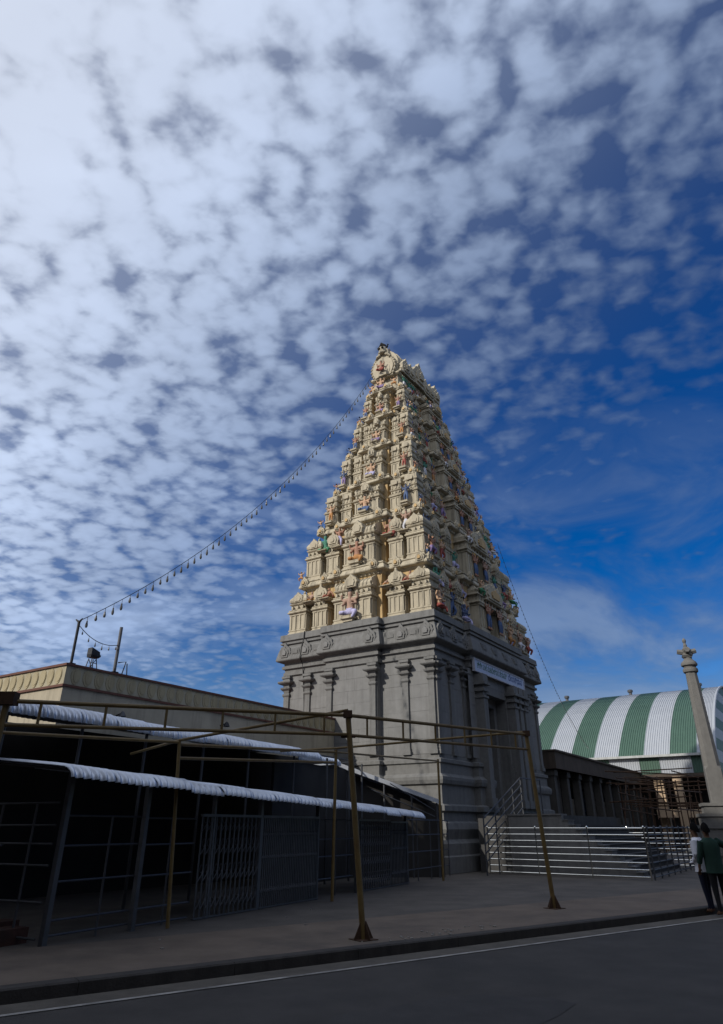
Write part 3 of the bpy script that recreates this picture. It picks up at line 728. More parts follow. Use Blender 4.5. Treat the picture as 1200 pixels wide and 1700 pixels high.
# ---- neck and barrel roof with its horseshoe gables
cx, cy = TW / 2, TL / 2
X0, X1 = 3.34, 8.65; Y0, Y1 = 3.27, TL - 3.27; cx = (X0 + X1) / 2
rings = []
for e, z in ((.02, 26.032), (.02, 26.2), (-.05, 26.22), (-.05, 27.0), (.06, 27.05), (.14, 27.12), (.14, 27.22), (.06, 27.3)):
    rings.append([(X0 - e, Y0 - e, z), (X1 + e, Y0 - e, z), (X1 + e, Y1 + e, z), (X0 - e, Y1 + e, z)])
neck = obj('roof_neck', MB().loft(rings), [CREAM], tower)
secs = []
for i in range(17):
    a = -.55 + (PI + 1.1) * i / 16
    r_ = 1.0 if abs(a - PI / 2) > .3 else 1.06
    secs.append((.98 * math.cos(a) * r_, 27.95 + 1.22 * math.sin(a) * r_))
XN = X1; X1 = 7.65; cx = (X0 + X1) / 2
mb = MB().loft([[(X1 + .05, cy + y, z) for y, z in secs], [(X0 - .05, cy + y, z) for y, z in secs]])
for k in range(9):                                       # ribs across the barrel
    x = X0 + .3 + (X1 - X0 - .6) * k / 8
    mb.tube([(x, cy + y * 1.02, 27.95 + (z - 27.95) * 1.02) for y, z in secs], .06, 5)
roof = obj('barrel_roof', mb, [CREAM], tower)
def gable_mesh():
    mb = MB()
    half = [(.80, 0), (.86, .22), (.98, .45), (1.06, .75), (1.05, 1.05), (.96, 1.32), (.84, 1.52), (.70, 1.68), (.58, 1.84), (.50, 2.0), (.44, 2.2), (.40, 2.5), (.30, 2.68)]
    A_ = half + [(0, 2.76)] + [(-x, z) for x, z in half[::-1]]
    mb.prism(A_, -.16, .25)
    for s_, d0, d1, m_ in ((.86, -.24, -.159, 0), (.74, -.17, -.12, 1), (.60, -.27, -.16, 0), (.42, -.33, -.26, 0)):
        mb.prism([(x * s_, .08 + min(z, 1.75 + (z - 1.75) * .2) * s_) for x, z in A_], d0, d1 if d1 > d0 else d0 + .05, m_)
    for sx in (-1, 1):                                   # scrolled rim
        for i in range(10):
            x, z = half[min(i + 1, 12)] if i < 12 else half[-1]
            r_ = .12 - .004 * i
            mb.lathe([(.02, -r_), (r_ * .8, -r_ * .6), (r_, 0), (r_ * .8, r_ * .6), (.02, r_)], 7, (sx * (x - .02), -.12, z))
        mb.tube([(sx * .20, -.2, 2.05), (sx * .46, -.25, 1.95), (sx * .66, -.2, 1.72), (sx * .52, -.2, 1.58), (sx * .36, -.2, 1.68)], [.09, .10, .08, .06, .03], 7)
    # lion-face crest: brow, eyes, horns, jaw
    mb.lathe([(.05, -.42), (.26, -.3), (.32, 0), (.27, .26), (.14, .38), (.02, .42)], 10, (0, -.14, 2.45))
    for sx in (-1, 1):
        mb.lathe([(.02, -.1), (.09, -.05), (.1, .03), (.02, .12)], 8, (sx * .15, -.44, 2.52), 2)
        mb.tube([(sx * .26, -.15, 2.66), (sx * .40, -.15, 2.74), (sx * .46, -.15, 2.88), (sx * .36, -.15, 2.98)], [.09, .08, .06, .02], 6, 2)
    mb.tube([(-.3, -.2, 2.82), (0, -.3, 2.98), (.3, -.2, 2.82)], [.06, .14, .06], 7, 2)
    mb.tube([(-.30, -.3, 2.22), (0, -.46, 2.12), (.30, -.3, 2.22)], [.06, .10, .06], 7)
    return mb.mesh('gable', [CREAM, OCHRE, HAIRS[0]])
gm = gable_mesh()
link('roof_arch', kudu_mesh(1.3, 1.5, .3, CREAM, CREAM), neck, (XN - .55, Y0 + .1, 27.3), 0)
for f, x in ((1, X0), (3, X1)):
    rz = -PI / 2 if f == 1 else PI / 2
    g = link('gable', gm, tower, (x - .1 if f == 1 else x + .1, cy, 27.0), rz, (.84, 1, .86))
statue('sit', roof, (X0 - .55, cy, 27.35), -PI / 2, .95, 0, 2, 0)
statue('sit', neck, (X0 - .42, cy + .1, 26.12), -PI / 2, 1.0, 1, 6, 0)
for y in (Y0 + .12, Y1 - .12): statue('crouch', neck, (X0 - .30, y, 26.05), -PI / 2, .75, 1, 4, 2)
for s in (-1, 1):
    x = cx + s * 1.9
# side arches on the long side of the roof, standing figures on the neck
nas = kudu_mesh(1.5, 1.75, .28, CREAM, CREAM); nas2 = kudu_mesh(.95, 1.15, .22, CREAM, CREAM)
link('roof_arch', nas, roof, (cx, Y0 - .12, 27.2), 0); link('roof_arch', nas, roof, (cx, Y1 + .12, 27.2), PI)
for s in (-1, 1):
    for x_ in (1.0, 1.65): link('roof_arch', nas2, roof, (cx + s * x_, Y0 - .10, 27.2), 0)
for i in range(9):
    statue(('stand', 'crouch', 'dance')[i % 3], neck, (X0 + .35 + (XN - X0 - .7) * i / 8, Y0 - .22, 26.05), 0, .95)
pot = MB().lathe([(.12, 0), (.16, .04), (.08, .1), (.17, .22), (.19, .32), (.1, .42), (.06, .48), (.10, .54), (.03, .66), (.01, .85)], 10).mesh('finial', [mat('finial_copper', (.16, .10, .05), .45, .6, var=.2)], True)
for i in range(7): link('finial', pot, roof, (X0 + .55 + (X1 - X0 - .9) * i / 6, cy, 29.2), 0, (.9, .9, .9))
# black down-lead on the stone base
pts = [(-.30, 7.1, 10.4), (-.34, 7.1, 10.0), (-.42, 7.15, 9.6), (-.46, 7.2, 9.05), (-.15, 7.25, 8.8), (-.12, 7.2, 8.2), (-.05, 7.15, 7.0), (-.05, 7.1, 5.5)]
obj('down_lead', MB().tube(pts, .028, 6), BLACK, tower)

# ---- name board over the doorway
sb = thing('name_board', 'long white board with a line of dark Kannada lettering above the stone doorway', 'sign', (TC[0], TC[1], 0), TROT)
bx0, bx1, bz0, bz1 = 3.15, 9.45, 8.2, 8.72
mb = MB().box(bx0, -.52, bz0, bx1, -.44, bz1)
board = obj('board', mb, SIGNW, sb)
mb = MB()
mb.box(bx0 - .05, -.55, bz0 - .05, bx1 + .05, -.42, bz0 - .001).box(bx0 - .05, -.55, bz1 + .001, bx1 + .05, -.42, bz1 + .05).box(bx0 - .05, -.55, bz0, bx0 - .001, -.42, bz1).box(bx1 + .001, -.55, bz0, bx1 + .05, -.42, bz1)
obj('frame', mb, mat('board_frame', (.45, .45, .5), .6), sb)
def lettering(body, x0, x1, z, size, m):
    c = bpy.data.curves.new('lettering', 'FONT'); c.body = body; c.size = size; c.resolution_u = 2; c.extrude = .004
    o = bpy.data.objects.new('lettering', c); COL.objects.link(o)
    bpy.context.view_layer.update()
    me = bpy.data.meshes.new_from_object(o.evaluated_get(bpy.context.evaluated_depsgraph_get())); bpy.data.objects.remove(o)
    xs = [v.co.x for v in me.vertices]; s_ = (x1 - x0) / (max(xs) - min(xs)); mn = min(xs)
    for v in me.vertices: v.co = ((v.co.x - mn) * s_ + x0, -.525 - v.co.z * .5, v.co.y + z)
    me.materials.clear(); me.materials.append(m); me.update()
    return link('lettering', me, board)
lettering('ಶ್ರೀ ಮಲೆ ಮಹದೇಶ್ವರ ಸ್ವಾಮಿ', bx0 + .3, bx0 + 3.9, bz0 + .16, .40, SIGNG)
lettering('ದೇವಸ್ಥಾನ', bx0 + 4.15, bx1 - .3, bz0 + .16, .42, SIGNB)
obj('bracket', MB().box(3.5, -.43, 8.3, 3.56, -.30, 8.36).box(8.9, -.43, 8.3, 8.96, -.30, 8.36), DARKPIPE, sb)

# ------------------------------------------------------------------ steps in front of the doorway
st = thing('stone_steps', 'wide grey stone steps rising behind the steel rails to the tower doorway', 'steps', (TC[0], TC[1], 0), TROT)
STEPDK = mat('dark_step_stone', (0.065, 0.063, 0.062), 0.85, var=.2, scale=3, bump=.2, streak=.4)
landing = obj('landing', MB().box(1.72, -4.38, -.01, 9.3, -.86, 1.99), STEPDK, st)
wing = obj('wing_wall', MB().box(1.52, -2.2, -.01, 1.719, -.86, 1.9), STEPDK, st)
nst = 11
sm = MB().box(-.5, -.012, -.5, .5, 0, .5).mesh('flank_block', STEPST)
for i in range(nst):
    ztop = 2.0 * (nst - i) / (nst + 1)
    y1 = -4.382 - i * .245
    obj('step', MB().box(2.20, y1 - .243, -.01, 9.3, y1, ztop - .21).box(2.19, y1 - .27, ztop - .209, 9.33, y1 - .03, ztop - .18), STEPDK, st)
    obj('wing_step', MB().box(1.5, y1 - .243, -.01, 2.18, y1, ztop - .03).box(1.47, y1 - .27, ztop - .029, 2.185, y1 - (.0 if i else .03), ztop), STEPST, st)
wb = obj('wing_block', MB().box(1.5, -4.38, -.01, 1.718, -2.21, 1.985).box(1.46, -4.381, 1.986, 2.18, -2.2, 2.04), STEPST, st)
for r_ in range(4):
    for c_ in range(4):
        yy = -2.62 - (c_ + (0.4 if r_ % 2 else 0)) * .56
        if yy < -4.1: continue
        link('flank_block', sm, wb, (1.499, yy, .25 + .48 * r_), -PI / 2, (.545, 1, .465))

def rail_thing(name, label, cat, pts, zs, r, post_every, mt, group=None, post_r=.03, posth=None):
    """a tubular railing through ground points pts (world x, y)"""
    o = thing(name, label, cat, (pts[0][0], pts[0][1], 0), 0, group)
    b = Vector((pts[0][0], pts[0][1], 0))
    for p, q in zip(pts, pts[1:]):
        p = Vector((p[0], p[1], 0)) - b; q = Vector((q[0], q[1], 0)) - b
        L_ = (q - p).length; n_ = max(1, round(L_ / post_every))
        for z in zs: obj('rail', MB().tube([p + Vector((0, 0, z)), q + Vector((0, 0, z))], r, 8), mt, o, smooth=True)
        for i in range(n_ + 1):
            c = p + (q - p) * i / n_; hh = posth or max(zs)
            obj('post', MB().tube([c + Vector((0, 0, -.012)), c + Vector((0, 0, hh))], post_r, 8), mt, o, smooth=True)
            obj('ball_cap', MB().lathe([(.005, -.02), (.035, 0), (.045, .03), (.035, .06), (.005, .08)], 8, tuple(c + Vector((0, 0, hh)))), mt, o, smooth=True)
    return o
zs8 = [.08 + .21 * i for i in range(8)]
r1 = rail_thing('steel_railing', 'shiny eight-bar steel queue railing in front of the stone steps', 'railing', [(4.95, 29.6), (9.72, 26.0)], zs8, .022, 2.1, STEEL, 'steel queue railings round the steps')
r2 = rail_thing('steel_railing', 'dark end-on steel railing running back from the corner near the two people', 'railing', [(9.86, 26.05), (14.43, 33.3)], zs8, .020, 1.2, GREYPIPE, 'steel queue railings round the steps')
r3 = rail_thing('steel_railing', 'far steel railing behind, between the corner post and the stone pillar pedestal', 'railing', [(14.9, 33.6), (9.9, 36.9)], zs8, .020, 1.5, STEEL, 'steel queue railings round the steps')
# slanted handrail along the side flight
hr = thing('slanted_railing', 'slanted grey pipe railing climbing the side steps against the tower', 'railing', (TC[0], TC[1], 0), TROT)
for k in range(6):
    dz = .27 * k
    obj('rail', MB().tube([(-.55, -2.05, .42 + .29 * k), (3.6, -2.05, 2.03 + .29 * k)], .025, 6), GREYPIPE, hr)
for x, zb, zt_ in ((-.55, 0, 1.90), (.6, 0, 2.33), (1.6, 0.8, 2.72), (2.6, 1.4, 3.1), (3.6, 2.0, 3.5)):
    obj('post', MB().tube([(x, -2.05, zb), (x, -2.05, zt_)], .03, 6), GREYPIPE, hr)
obj('rail', MB().tube([(3.6, -2.05, 3.48), (6.0, -2.05, 3.5)], .025, 6), GREYPIPE, hr)
obj('post', MB().tube([(6.0, -2.05, 2.0), (6.0, -2.05, 3.52)], .03, 6), GREYPIPE, hr)

# ------------------------------------------------------------------ cream building behind the sheds (left)
lb = thing('cream_building', 'flat-roofed cream building with a parapet of ochre petals beside the tower', 'building', (TC[0], TC[1], 0), TROT)
LX0, LX1, LY0, LY1 = -14.36, -.15, 5.14, 24.0
obj('wall', MB().box(LX0, LY0, -.02, LX1, LY1, 5.36), WALLC, lb)
def bandring(e, z0, z1, m, name):
    mb = MB(); mb.loft([[(LX0 - e, LY0 - e, z), (LX1 + e, LY0 - e, z), (LX1 + e, LY1 + e, z), (LX0 - e, LY1 + e, z)] for z in (z0, z1)])
    return obj(name, mb, m, lb)
bandring(.06, 5.362, 5.43, REDTRIM, 'lower_trim')
par = bandring(.02, 5.432, 5.98, PARAP, 'parapet')
bandring(.07, 5.982, 6.05, REDTRIM, 'coping')
pp = [(0.17 * math.cos(a) * (1 + .12 * math.sin(a)), .25 * math.sin(a)) for a in [2 * PI * i / 14 for i in range(14)]]
pm = MB()
pm.prism(pp, -.016, 0); pm.prism([(x * .72 + .03, z * .72) for x, z in pp], -.028, -.0155)
pm = pm.mesh('petal', PETAL)
for i in range(33): link('petal', pm, par, (LX0 + .35 + i * .425, LY0 - .021, 5.705), 0)
for i in range(40): link('petal', pm, par, (LX0 - .021, LY0 + .3 + i * .4, 5.705), -PI / 2)
# fittings on its wall
for x, z in ((-12.3, 4.75), (-7.6, 4.95)):
    w = thing('wall_lamp', 'small hooded lamp on the cream wall ' + ('near the building corner' if x < -10 else 'farther from the corner'), 'lamp', (TC[0], TC[1], 0), TROT, 'lamps on the cream wall')
    obj('arm', MB().tube([(x, LY0 - .002, z), (x, LY0 - .25, z + .05)], .025, 6), DARKPIPE, w)
    obj('head', MB().lathe([(.02, .16), (.06, .12), (.12, 0), (.11, -.02), (.09, -.02), (.04, .06)], 10, (x, LY0 - .32, z - .04)), GREYPIPE if x < -10 else DARKPIPE, w)

# roof-top things
def roof_pole(label, x, y, ztop, r, fork, m):
    o = thing('roof_pole', label, 'pole', (TC[0], TC[1], 0), TROT)
    obj('shaft', MB().tube([(x, y, 6.052), (x, y, ztop)], r, 10), m, o, smooth=True)
    if fork:
        obj('fork', MB().tube([(x - .02, y + .16, ztop + .07), (x, y + .07, ztop + .01), (x, y, ztop - .05), (x, y - .07, ztop + .01), (x, y - .15, ztop + .06)], [.02, .035, .045, .035, .02], 6), m, o)
    obj('foot', MB().box(x - .1, y - .1, 6.05, x + .1, y + .1, 6.12), DARKPIPE, o)
    return o
roof_pole('dark iron pole with a forked top at the corner of the cream building roof', -14.1, 5.35, 7.45, .045, True, DARKPIPE)
roof_pole('greyish bare pole on the roof edge, right of the floodlight', -12.5, 5.32, 7.60, .055, False, mat('weathered_grey_pole', (.12, .12, .13), .7))
fl = thing('floodlight', 'black box floodlight on a small angle-iron stand on the roof', 'floodlight', (TC[0], TC[1], 0), TROT)
fx, fy = -13.3, 5.45
obj('stand', MB().tube([(fx - .14, fy - .12, 6.052), (fx - .08, fy - .08, 6.42)], .016, 5).tube([(fx + .14, fy - .12, 6.052), (fx + .08, fy - .08, 6.42)], .016, 5)
    .tube([(fx - .14, fy + .12, 6.052), (fx - .08, fy + .08, 6.42)], .016, 5).tube([(fx + .14, fy + .12, 6.052), (fx + .08, fy + .08, 6.42)], .016, 5)
    .tube([(fx - .14, fy - .12, 6.08), (fx + .08, fy - .08, 6.40)], .012, 5).tube([(fx - .11, fy - .1, 6.26), (fx + .11, fy - .1, 6.26)], .012, 5)
    .tube([(fx + .14, fy + .12, 6.08), (fx - .08, fy + .08, 6.40)], .012, 5), DARKPIPE, fl)
mb = MB(); mb.loft([[(fx - .15, fy - .1, 6.44), (fx + .15, fy - .1, 6.44), (fx + .15, fy + .1, 6.44), (fx - .15, fy + .1, 6.44)], [(fx - .17, fy - .14, 6.53), (fx + .17, fy - .14, 6.48), (fx + .17, fy + .1, 6.48), (fx - .17, fy + .1, 6.53)],
     [(fx - .16, fy - .12, 6.74), (fx + .15, fy - .12, 6.64), (fx + .15, fy + .1, 6.64), (fx - .16, fy + .1, 6.74)]])
obj('housing', mb, DARKPIPE, fl)
obj('hood', MB().tube([(fx + .14, fy - .02, 6.55), (fx + .25, fy - .02, 6.53)], [.06, .04], 8), DARKPIPE, fl)
br = thing('roof_bracket', 'small bent iron bracket at the foot of the grey roof pole', 'bracket', (TC[0], TC[1], 0), TROT)
obj('bar', MB().tube([(-12.25, 5.25, 6.052), (-12.15, 5.25, 6.5), (-12.45, 5.25, 6.42)], .02, 5).tube([(-12.0, 5.3, 6.052), (-12.1, 5.25, 6.45)], .018, 5), DARKPIPE, br)

# strings of bulbs
bulb_me = MB().tube([(0, 0, 0), (0, 0, -.13)], .008, 4).lathe([(.022, -.12), (.026, -.17), (.04, -.22), (.042, -.26), (.03, -.30), (.005, -.315)], 7).mesh('bulb', BULB)
def string(label, a, b, sag, n, bulbs=True, grp='strings of bulbs', r=.012, bsc=1.0):
    a = Vector(a); b = Vector(b)
    o = thing('string_lights', label, 'string lights', a, 0, grp)
    pts = []
    for i in range(41):
        t = i / 40; p = (b - a) * t; p.z -= 4 * sag * t * (1 - t); pts.append(p)
    obj('cable', MB().tube(pts, r, 5), BLACK, o)
    for i in range(n):
        t = (i + .6) / n; p = (b - a) * t; p.z -= 4 * sag * t * (1 - t)
        link('bulb', bulb_me, o, p, random.uniform(0, 6), (bsc, bsc, bsc * random.uniform(.8, 1.15)))
    return o
def tl(x, y, z):
    c, s = math.cos(TROT), math.sin(TROT); return (TC[0] + c * x - s * y, TC[1] + s * x + c * y, z)
string('long string of small bulbs sagging from the forked roof pole up to the tower top', tl(-14.1, 5.2, 7.48), tl(2.95, 5.0, 27.3), 1.9, 58, bsc=1.1)
string('short slack string of bulbs between the two roof poles', tl(-14.1, 5.3, 7.3), tl(-12.5, 5.3, 7.0), .22, 6, bsc=.6)
string('thin string of lights falling from the tower right side towards the striped hall', tl(11.6, 1.0, 17.8), tl(31.0, 2.6, 7.2), 1.6, 70, r=.009, bsc=.5)

# ------------------------------------------------------------------ tin-roofed queue sheds (left)
SO = (-4.84, 12.18, 0); SROT = math.atan2(.892, .451)
def sl(x, y, z):
    c, s = math.cos(SROT), math.sin(SROT); return (SO[0] + c * x - s * y, SO[1] + s * x + c * y, z)
def tin_sheet(w, path, pitch=.171667, amp=.038, per=10, th=0.006):
    nx = int(w / pitch * per); mb = MB(); top = []
    nrm = []
    for i, (y, z) in enumerate(path):
        y0, z0 = path[max(i - 1, 0)]; y1, z1 = path[min(i + 1, len(path) - 1)]
        d = math.hypot(y1 - y0, z1 - z0); nrm.append((-(z1 - z0) / d, (y1 - y0) / d))
    for lay in (0, 1):
        for (y, z), (ny, nz) in zip(path, nrm):
            for i in range(nx + 1):
                x = w * i / nx; o_ = amp * math.sin(2 * PI * x / pitch) - lay * th
                s_ = -1 if nz < 0 and False else 1
                mb.v.append((x, y + ny * o_ * s_, z + nz * o_ * s_))
    n1 = nx + 1; np_ = len(path)
    for lay in (0, 1):
        b = lay * n1 * np_
        for j in range(np_ - 1):
            for i in range(nx):
                q = [b + j * n1 + i, b + j * n1 + i + 1, b + (j + 1) * n1 + i + 1, b + (j + 1) * n1 + i]
                mb.f.append(q if lay == 0 else q[::-1]); mb.m.append(0)
    return mb.mesh('tin_sheet', TIN, True)
low_path = [(-.56, -.17), (-.55, -.12), (-.52, -.08), (-.45, -.03), (-.35, .0), (-.1, .025), (.6, .085), (1.7, .17)]
tin_low = [tin_sheet(1.03, low_path), tin_sheet(1.03, [(y - .004, z - .008) for y, z in low_path]), tin_sheet(1.03, [(y - .008, z + .006) for y, z in low_path])]
ls = thing('tin_awning', 'long low awning of curved corrugated tin sheets along the front of the dark shed', 'awning', SO, SROT, 'corrugated tin awnings')
for i in range(15):
    x = -.5 + i * .985
    o = link('tin_sheet', tin_low[(i * 7 + i // 3) % 3], ls, (x, random.uniform(-.015, .015), 2.47 - .031 * (x + .5) + random.uniform(-.006, .006)), 0)
    o.rotation_euler = (random.uniform(-.012, .012) + (.04 if i in (3, 12) else 0), .031, 0)
obj('purlin', MB().tube([(-.45, -.3, 2.43), (14.3, -.3, 1.97)], .025, 6).tube([(-.45, 1.4, 2.60), (14.3, 1.4, 2.14)], .025, 6), GREYPIPE, ls)
for x in (-.42, 2.9, 6.4, 9.9, 13.6):
    obj('rafter', MB().tube([(x, -.45, 2.39 - .031 * x), (x, 1.6, 2.58 - .031 * x)], .022, 6), GREYPIPE, ls)
for x in (0.02, 1.87, 3.88, 5.6, 8.2, 10.4, 13.9):
    big = x in (0.02, 1.87, 5.6, 10.4)
    obj('post', MB().box(x - (.045 if big else .025), -.045, -.02, x + (.045 if big else .025), .045, 2.44 - .031 * x), GREYPIPE, ls)

up_path = [(1.90, -.24), (1.90, -.16), (1.93, -.09), (2.0, -.03), (2.12, .02), (2.6, .09), (3.4, .21), (4.5, .33), (6.6, .50)]
tin_up = [tin_sheet(1.03, up_path), tin_sheet(1.03, [(y - .006, z - .010) for y, z in up_path]), tin_sheet(1.03, [(y + .006, z + .006) for y, z in up_path])]
us_ = thing('tin_awning', 'higher corrugated tin roof over the shed, below the cream wall', 'awning', SO, SROT, 'corrugated tin awnings')
for i in range(14):
    x = -2.2 + i * .985
    o = link('tin_sheet', tin_up[(i * 5 + i // 4) % 3], us_, (x, random.uniform(-.02, .02), 3.74 + random.uniform(-.012, .012)), 0); o.rotation_euler = (random.uniform(-.008, .008), 0, 0)
for i in range(3):
    x = 11.62 + i * .985
    o = link('tin_sheet', tin_up[i % 3], us_, (x, .9, 3.80), 0)
obj('purlin', MB().tube([(-2.2, 2.2, 3.68), (11.6, 2.2, 3.68)], .03, 6).tube([(11.6, 2.7, 3.79), (15.6, 2.7, 3.79)], .03, 6), GREYPIPE, us_)
for x in (-1.9, .2, 2.05, 3.97, 6.08, 8.09, 10.5, 12.6, 14.2, 15.2):
    obj('post', MB().tube([(x, 2.25, -.02), (x, 2.25, 3.66)], .035, 8), GREYPIPE, us_)
bw = tag(obj('shed_back_wall', MB().box(-20, 4.2, -.02, -.8, 4.4, 4.05), DARKWALL, None, (TC[0], TC[1], 0), TROT), 'dark wall closing the back of the tin-roofed shed', 'wall')
# low brick wall stub at the left
bk = thing('brick_wall', 'low reddish brick wall behind the leftmost yellow pole', 'wall', SO, SROT)
core = obj('core', MB().box(-3.4, 2.63, -.02, -.55, 2.9, 2.98), BRICK, bk)
bm_ = MB().box(0, -.01, 0, .23, 0, .075).mesh('brick', BRICK)
for r_ in range(14):
    for c_ in range(11): link('brick', bm_, core, (-3.38 + c_ * .25 + (.12 if r_ % 2 else 0), 2.63, 1.75 + r_ * .088), 0)
obj('coping', MB().box(-3.45, 2.58, 2.981, -.5, 2.95, 3.05), BRICK, bk)

# pipe-grid panels between the posts
def grid_panel(label, x0, x1, zs, xs, mt=GREYPIPE, yrot=False, name='pipe_barrier', y=0.06):
    o = thing(name, label, 'barrier', SO, SROT, 'grey pipe barriers of the shed')
    for z in zs:
        p = [(x0, y, z), (x1, y, z)] if not yrot else [(y, x0, z), (y, x1, z)]
        obj('rail', MB().tube(p, .018, 6), mt, o)
    for x in xs:
        p = [(x, y, .0), (x, y, max(zs))] if not yrot else [(y, x, 0), (y, x, max(zs))]
        obj('upright', MB().tube(p, .02, 6), mt, o)
    return o
grid_panel('open pipe grid between the left shed post and the first inner post', .06, 1.82, (.10, .30, .82, 1.32, 1.76), (1.12,))
grid_panel('open pipe grid just left of the patterned folding gates', 1.92, 3.4, (.05, .30, .80, 1.30, 1.74), (2.7,))
grid_panel('side pipe grid running back from the left shed post', .1, 2.2, (.08, .55, 1.05, 1.35, 1.62, 1.95), (.62, 1.45, 2.1), yrot=True, y=-.05)
grid_panel('leftmost loose pipe grid leaning at the frame edge beside the shed', .2, 2.6, (.15, .8, 1.35), (.9, 1.9), yrot=True, y=-.9)
grid_panel('dark pipe grid between the two pairs of folding gates', 8.35, 10.3, (.4, .9, 1.3, 1.76), (9.3,))
grid_panel('pipe grid at the far end of the shed by the tower corner', 14.0, 18.0, (.35, .85, 1.35, 1.8), (15, 16.2, 17.4, 18.0))
obj_ = tag(obj('fallen_bricks', MB().box(-.45, .5, -.01, .15, .9, .20).box(-.2, .92, -.01, .3, 1.3, .26), mat('grimy_brick', (.07, .032, .024), .9, var=.3, scale=9, blotch=.6, blotch_col=(.03, .025, .022)), None, SO, SROT), 'small heap of red bricks on the floor inside the left shed post', 'bricks')

# folding lattice gates
def lattice_gate(label, x0, x1, h, n, fancy, y=-.02, xr=0.0):
    o = thing('folding_gate', label, 'gate', sl(x0, y, 0), SROT + xr, 'folding lattice gates of the shed')
    w = x1 - x0
    bar = MB().box(-.014, -.012, .03, .014, .012, h).mesh('upright', GREYPIPE)
    for i in range(n + 1): link('upright', bar, o, (w * i / n, 0, 0))
    obj('top_rail', MB().box(-.03, -.03, h, w + .03, .03, h + .05), GREYPIPE, o)
    obj('bottom_rail', MB().box(-.03, -.03, .0, w + .03, .03, .028), GREYPIPE, o)
    mb = MB(); d = w / n
    bands = (.25, .72, 1.18, 1.6) if fancy else (.35, 1.0, 1.45)
    for zb in bands:
        for i in range(n):
            a, b = d * i, d * (i + 1); hh = .17 if fancy else .10
            mb.tube([(a, -.018, zb - hh / 2), (b, -.018, zb + hh / 2)], .009, 4).tube([(a, .018, zb + hh / 2), (b, .018, zb - hh / 2)], .009, 4)
            if fancy:
                pts = [((a + b) / 2 + .045 * math.cos(k * PI / 4), -.02, zb + .13 + .07 * math.sin(k * PI / 4)) for k in range(9)]
                mb.tube(pts, .008, 4)
    stuff(obj('lattice', mb, GREYPIPE, o))
lattice_gate('ornate folding lattice gate, the nearest one, next to the pipe grid', 3.5, 5.55, 1.78, 13, True)
lattice_gate('fine close-barred folding gate just right of the ornate one', 5.68, 8.15, 1.78, 32, False)
lattice_gate('folding gate behind the front yellow pole foot', 10.5, 12.6, 1.74, 14, True)
lattice_gate('farthest folding gate at the shed end near the tower', 12.7, 14.0, 1.7, 12, False)

# sloping tin strip roof between shed and tower
sr = thing('sloping_roof', 'narrow white-edged roof strip sloping down from the shed towards the tower corner', 'roof', (0, 0, 0))
a = Vector((-.85, 27.0, 3.66)); b = Vector((2.9, 27.4, 2.42)); back = Vector((-.83, .55, 0)) * 1.3
mb = MB()
mb.loft([[a, a + back, a + back + Vector((0, 0, .05)), a + Vector((0, 0, .05))], [b, b + back, b + back + Vector((0, 0, .05)), b + Vector((0, 0, .05))]])
obj('sheet', mb, TIN, sr)
obj('edge_board', MB().loft([[a + Vector((.0, -.03, -.09)), a + Vector((0, -.002, -.09)), a + Vector((0, -.002, .06)), a + Vector((0, -.03, .06))], [b + Vector((.0, -.03, -.09)), b + Vector((0, -.002, -.09)), b + Vector((0, -.002, .06)), b + Vector((0, -.03, .06))]]), mat('white_edge', (.5, .52, .56), .6), sr)
for t in (.08, .45, .72, .97):
    p = a + (b - a) * t; obj('post', MB().tube([(p.x, p.y + .05, -.012), (p.x, p.y + .05, p.z)], .035, 6), GREYPIPE, sr)
obj('brace', MB().tube([a + Vector((1.2, 0, -.85)), b + Vector((-.2, 0, -.5))], .018, 5).tube([a + Vector((1.9, 0, -.65)), b + Vector((-.2, 0, -.3))], .018, 5), GREYPIPE, sr)

ew = thing('shed_shade_wall', 'added dark wall with a sloping top, standing in for shade at the far end of the shed', 'wall', (0, 0, 0))
pa, pb = a + Vector((-.1, .45, -.12)), b + Vector((.1, .45, -.12))
mb = MB(); mb.loft([[(pa.x - .9, pa.y - .1, -.012), (pa.x - .9, pa.y, -.012), (pa.x - .9, pa.y, pa.z), (pa.x - .9, pa.y - .1, pa.z)], [(pa.x, pa.y - .1, -.012), (pa.x, pa.y, -.012), (pa.x, pa.y, pa.z), (pa.x, pa.y - .1, pa.z)], [(pb.x, pb.y - .1, -.012), (pb.x, pb.y, -.012), (pb.x, pb.y, pb.z), (pb.x, pb.y - .1, pb.z)]])
obj('wall', mb, DARKWALL, ew)  # dark wall added to stand in for shade at the shed end
dw = tag(obj('shed_shade_panel', MB().box(10.4, 2.9, -.012, 16.5, 3.0, 3.5), DARKWALL, None, SO, SROT), 'dark panel added behind the farther folding gates for the shade inside the shed', 'wall')  # added dark sheet, imitates the shade behind the gates
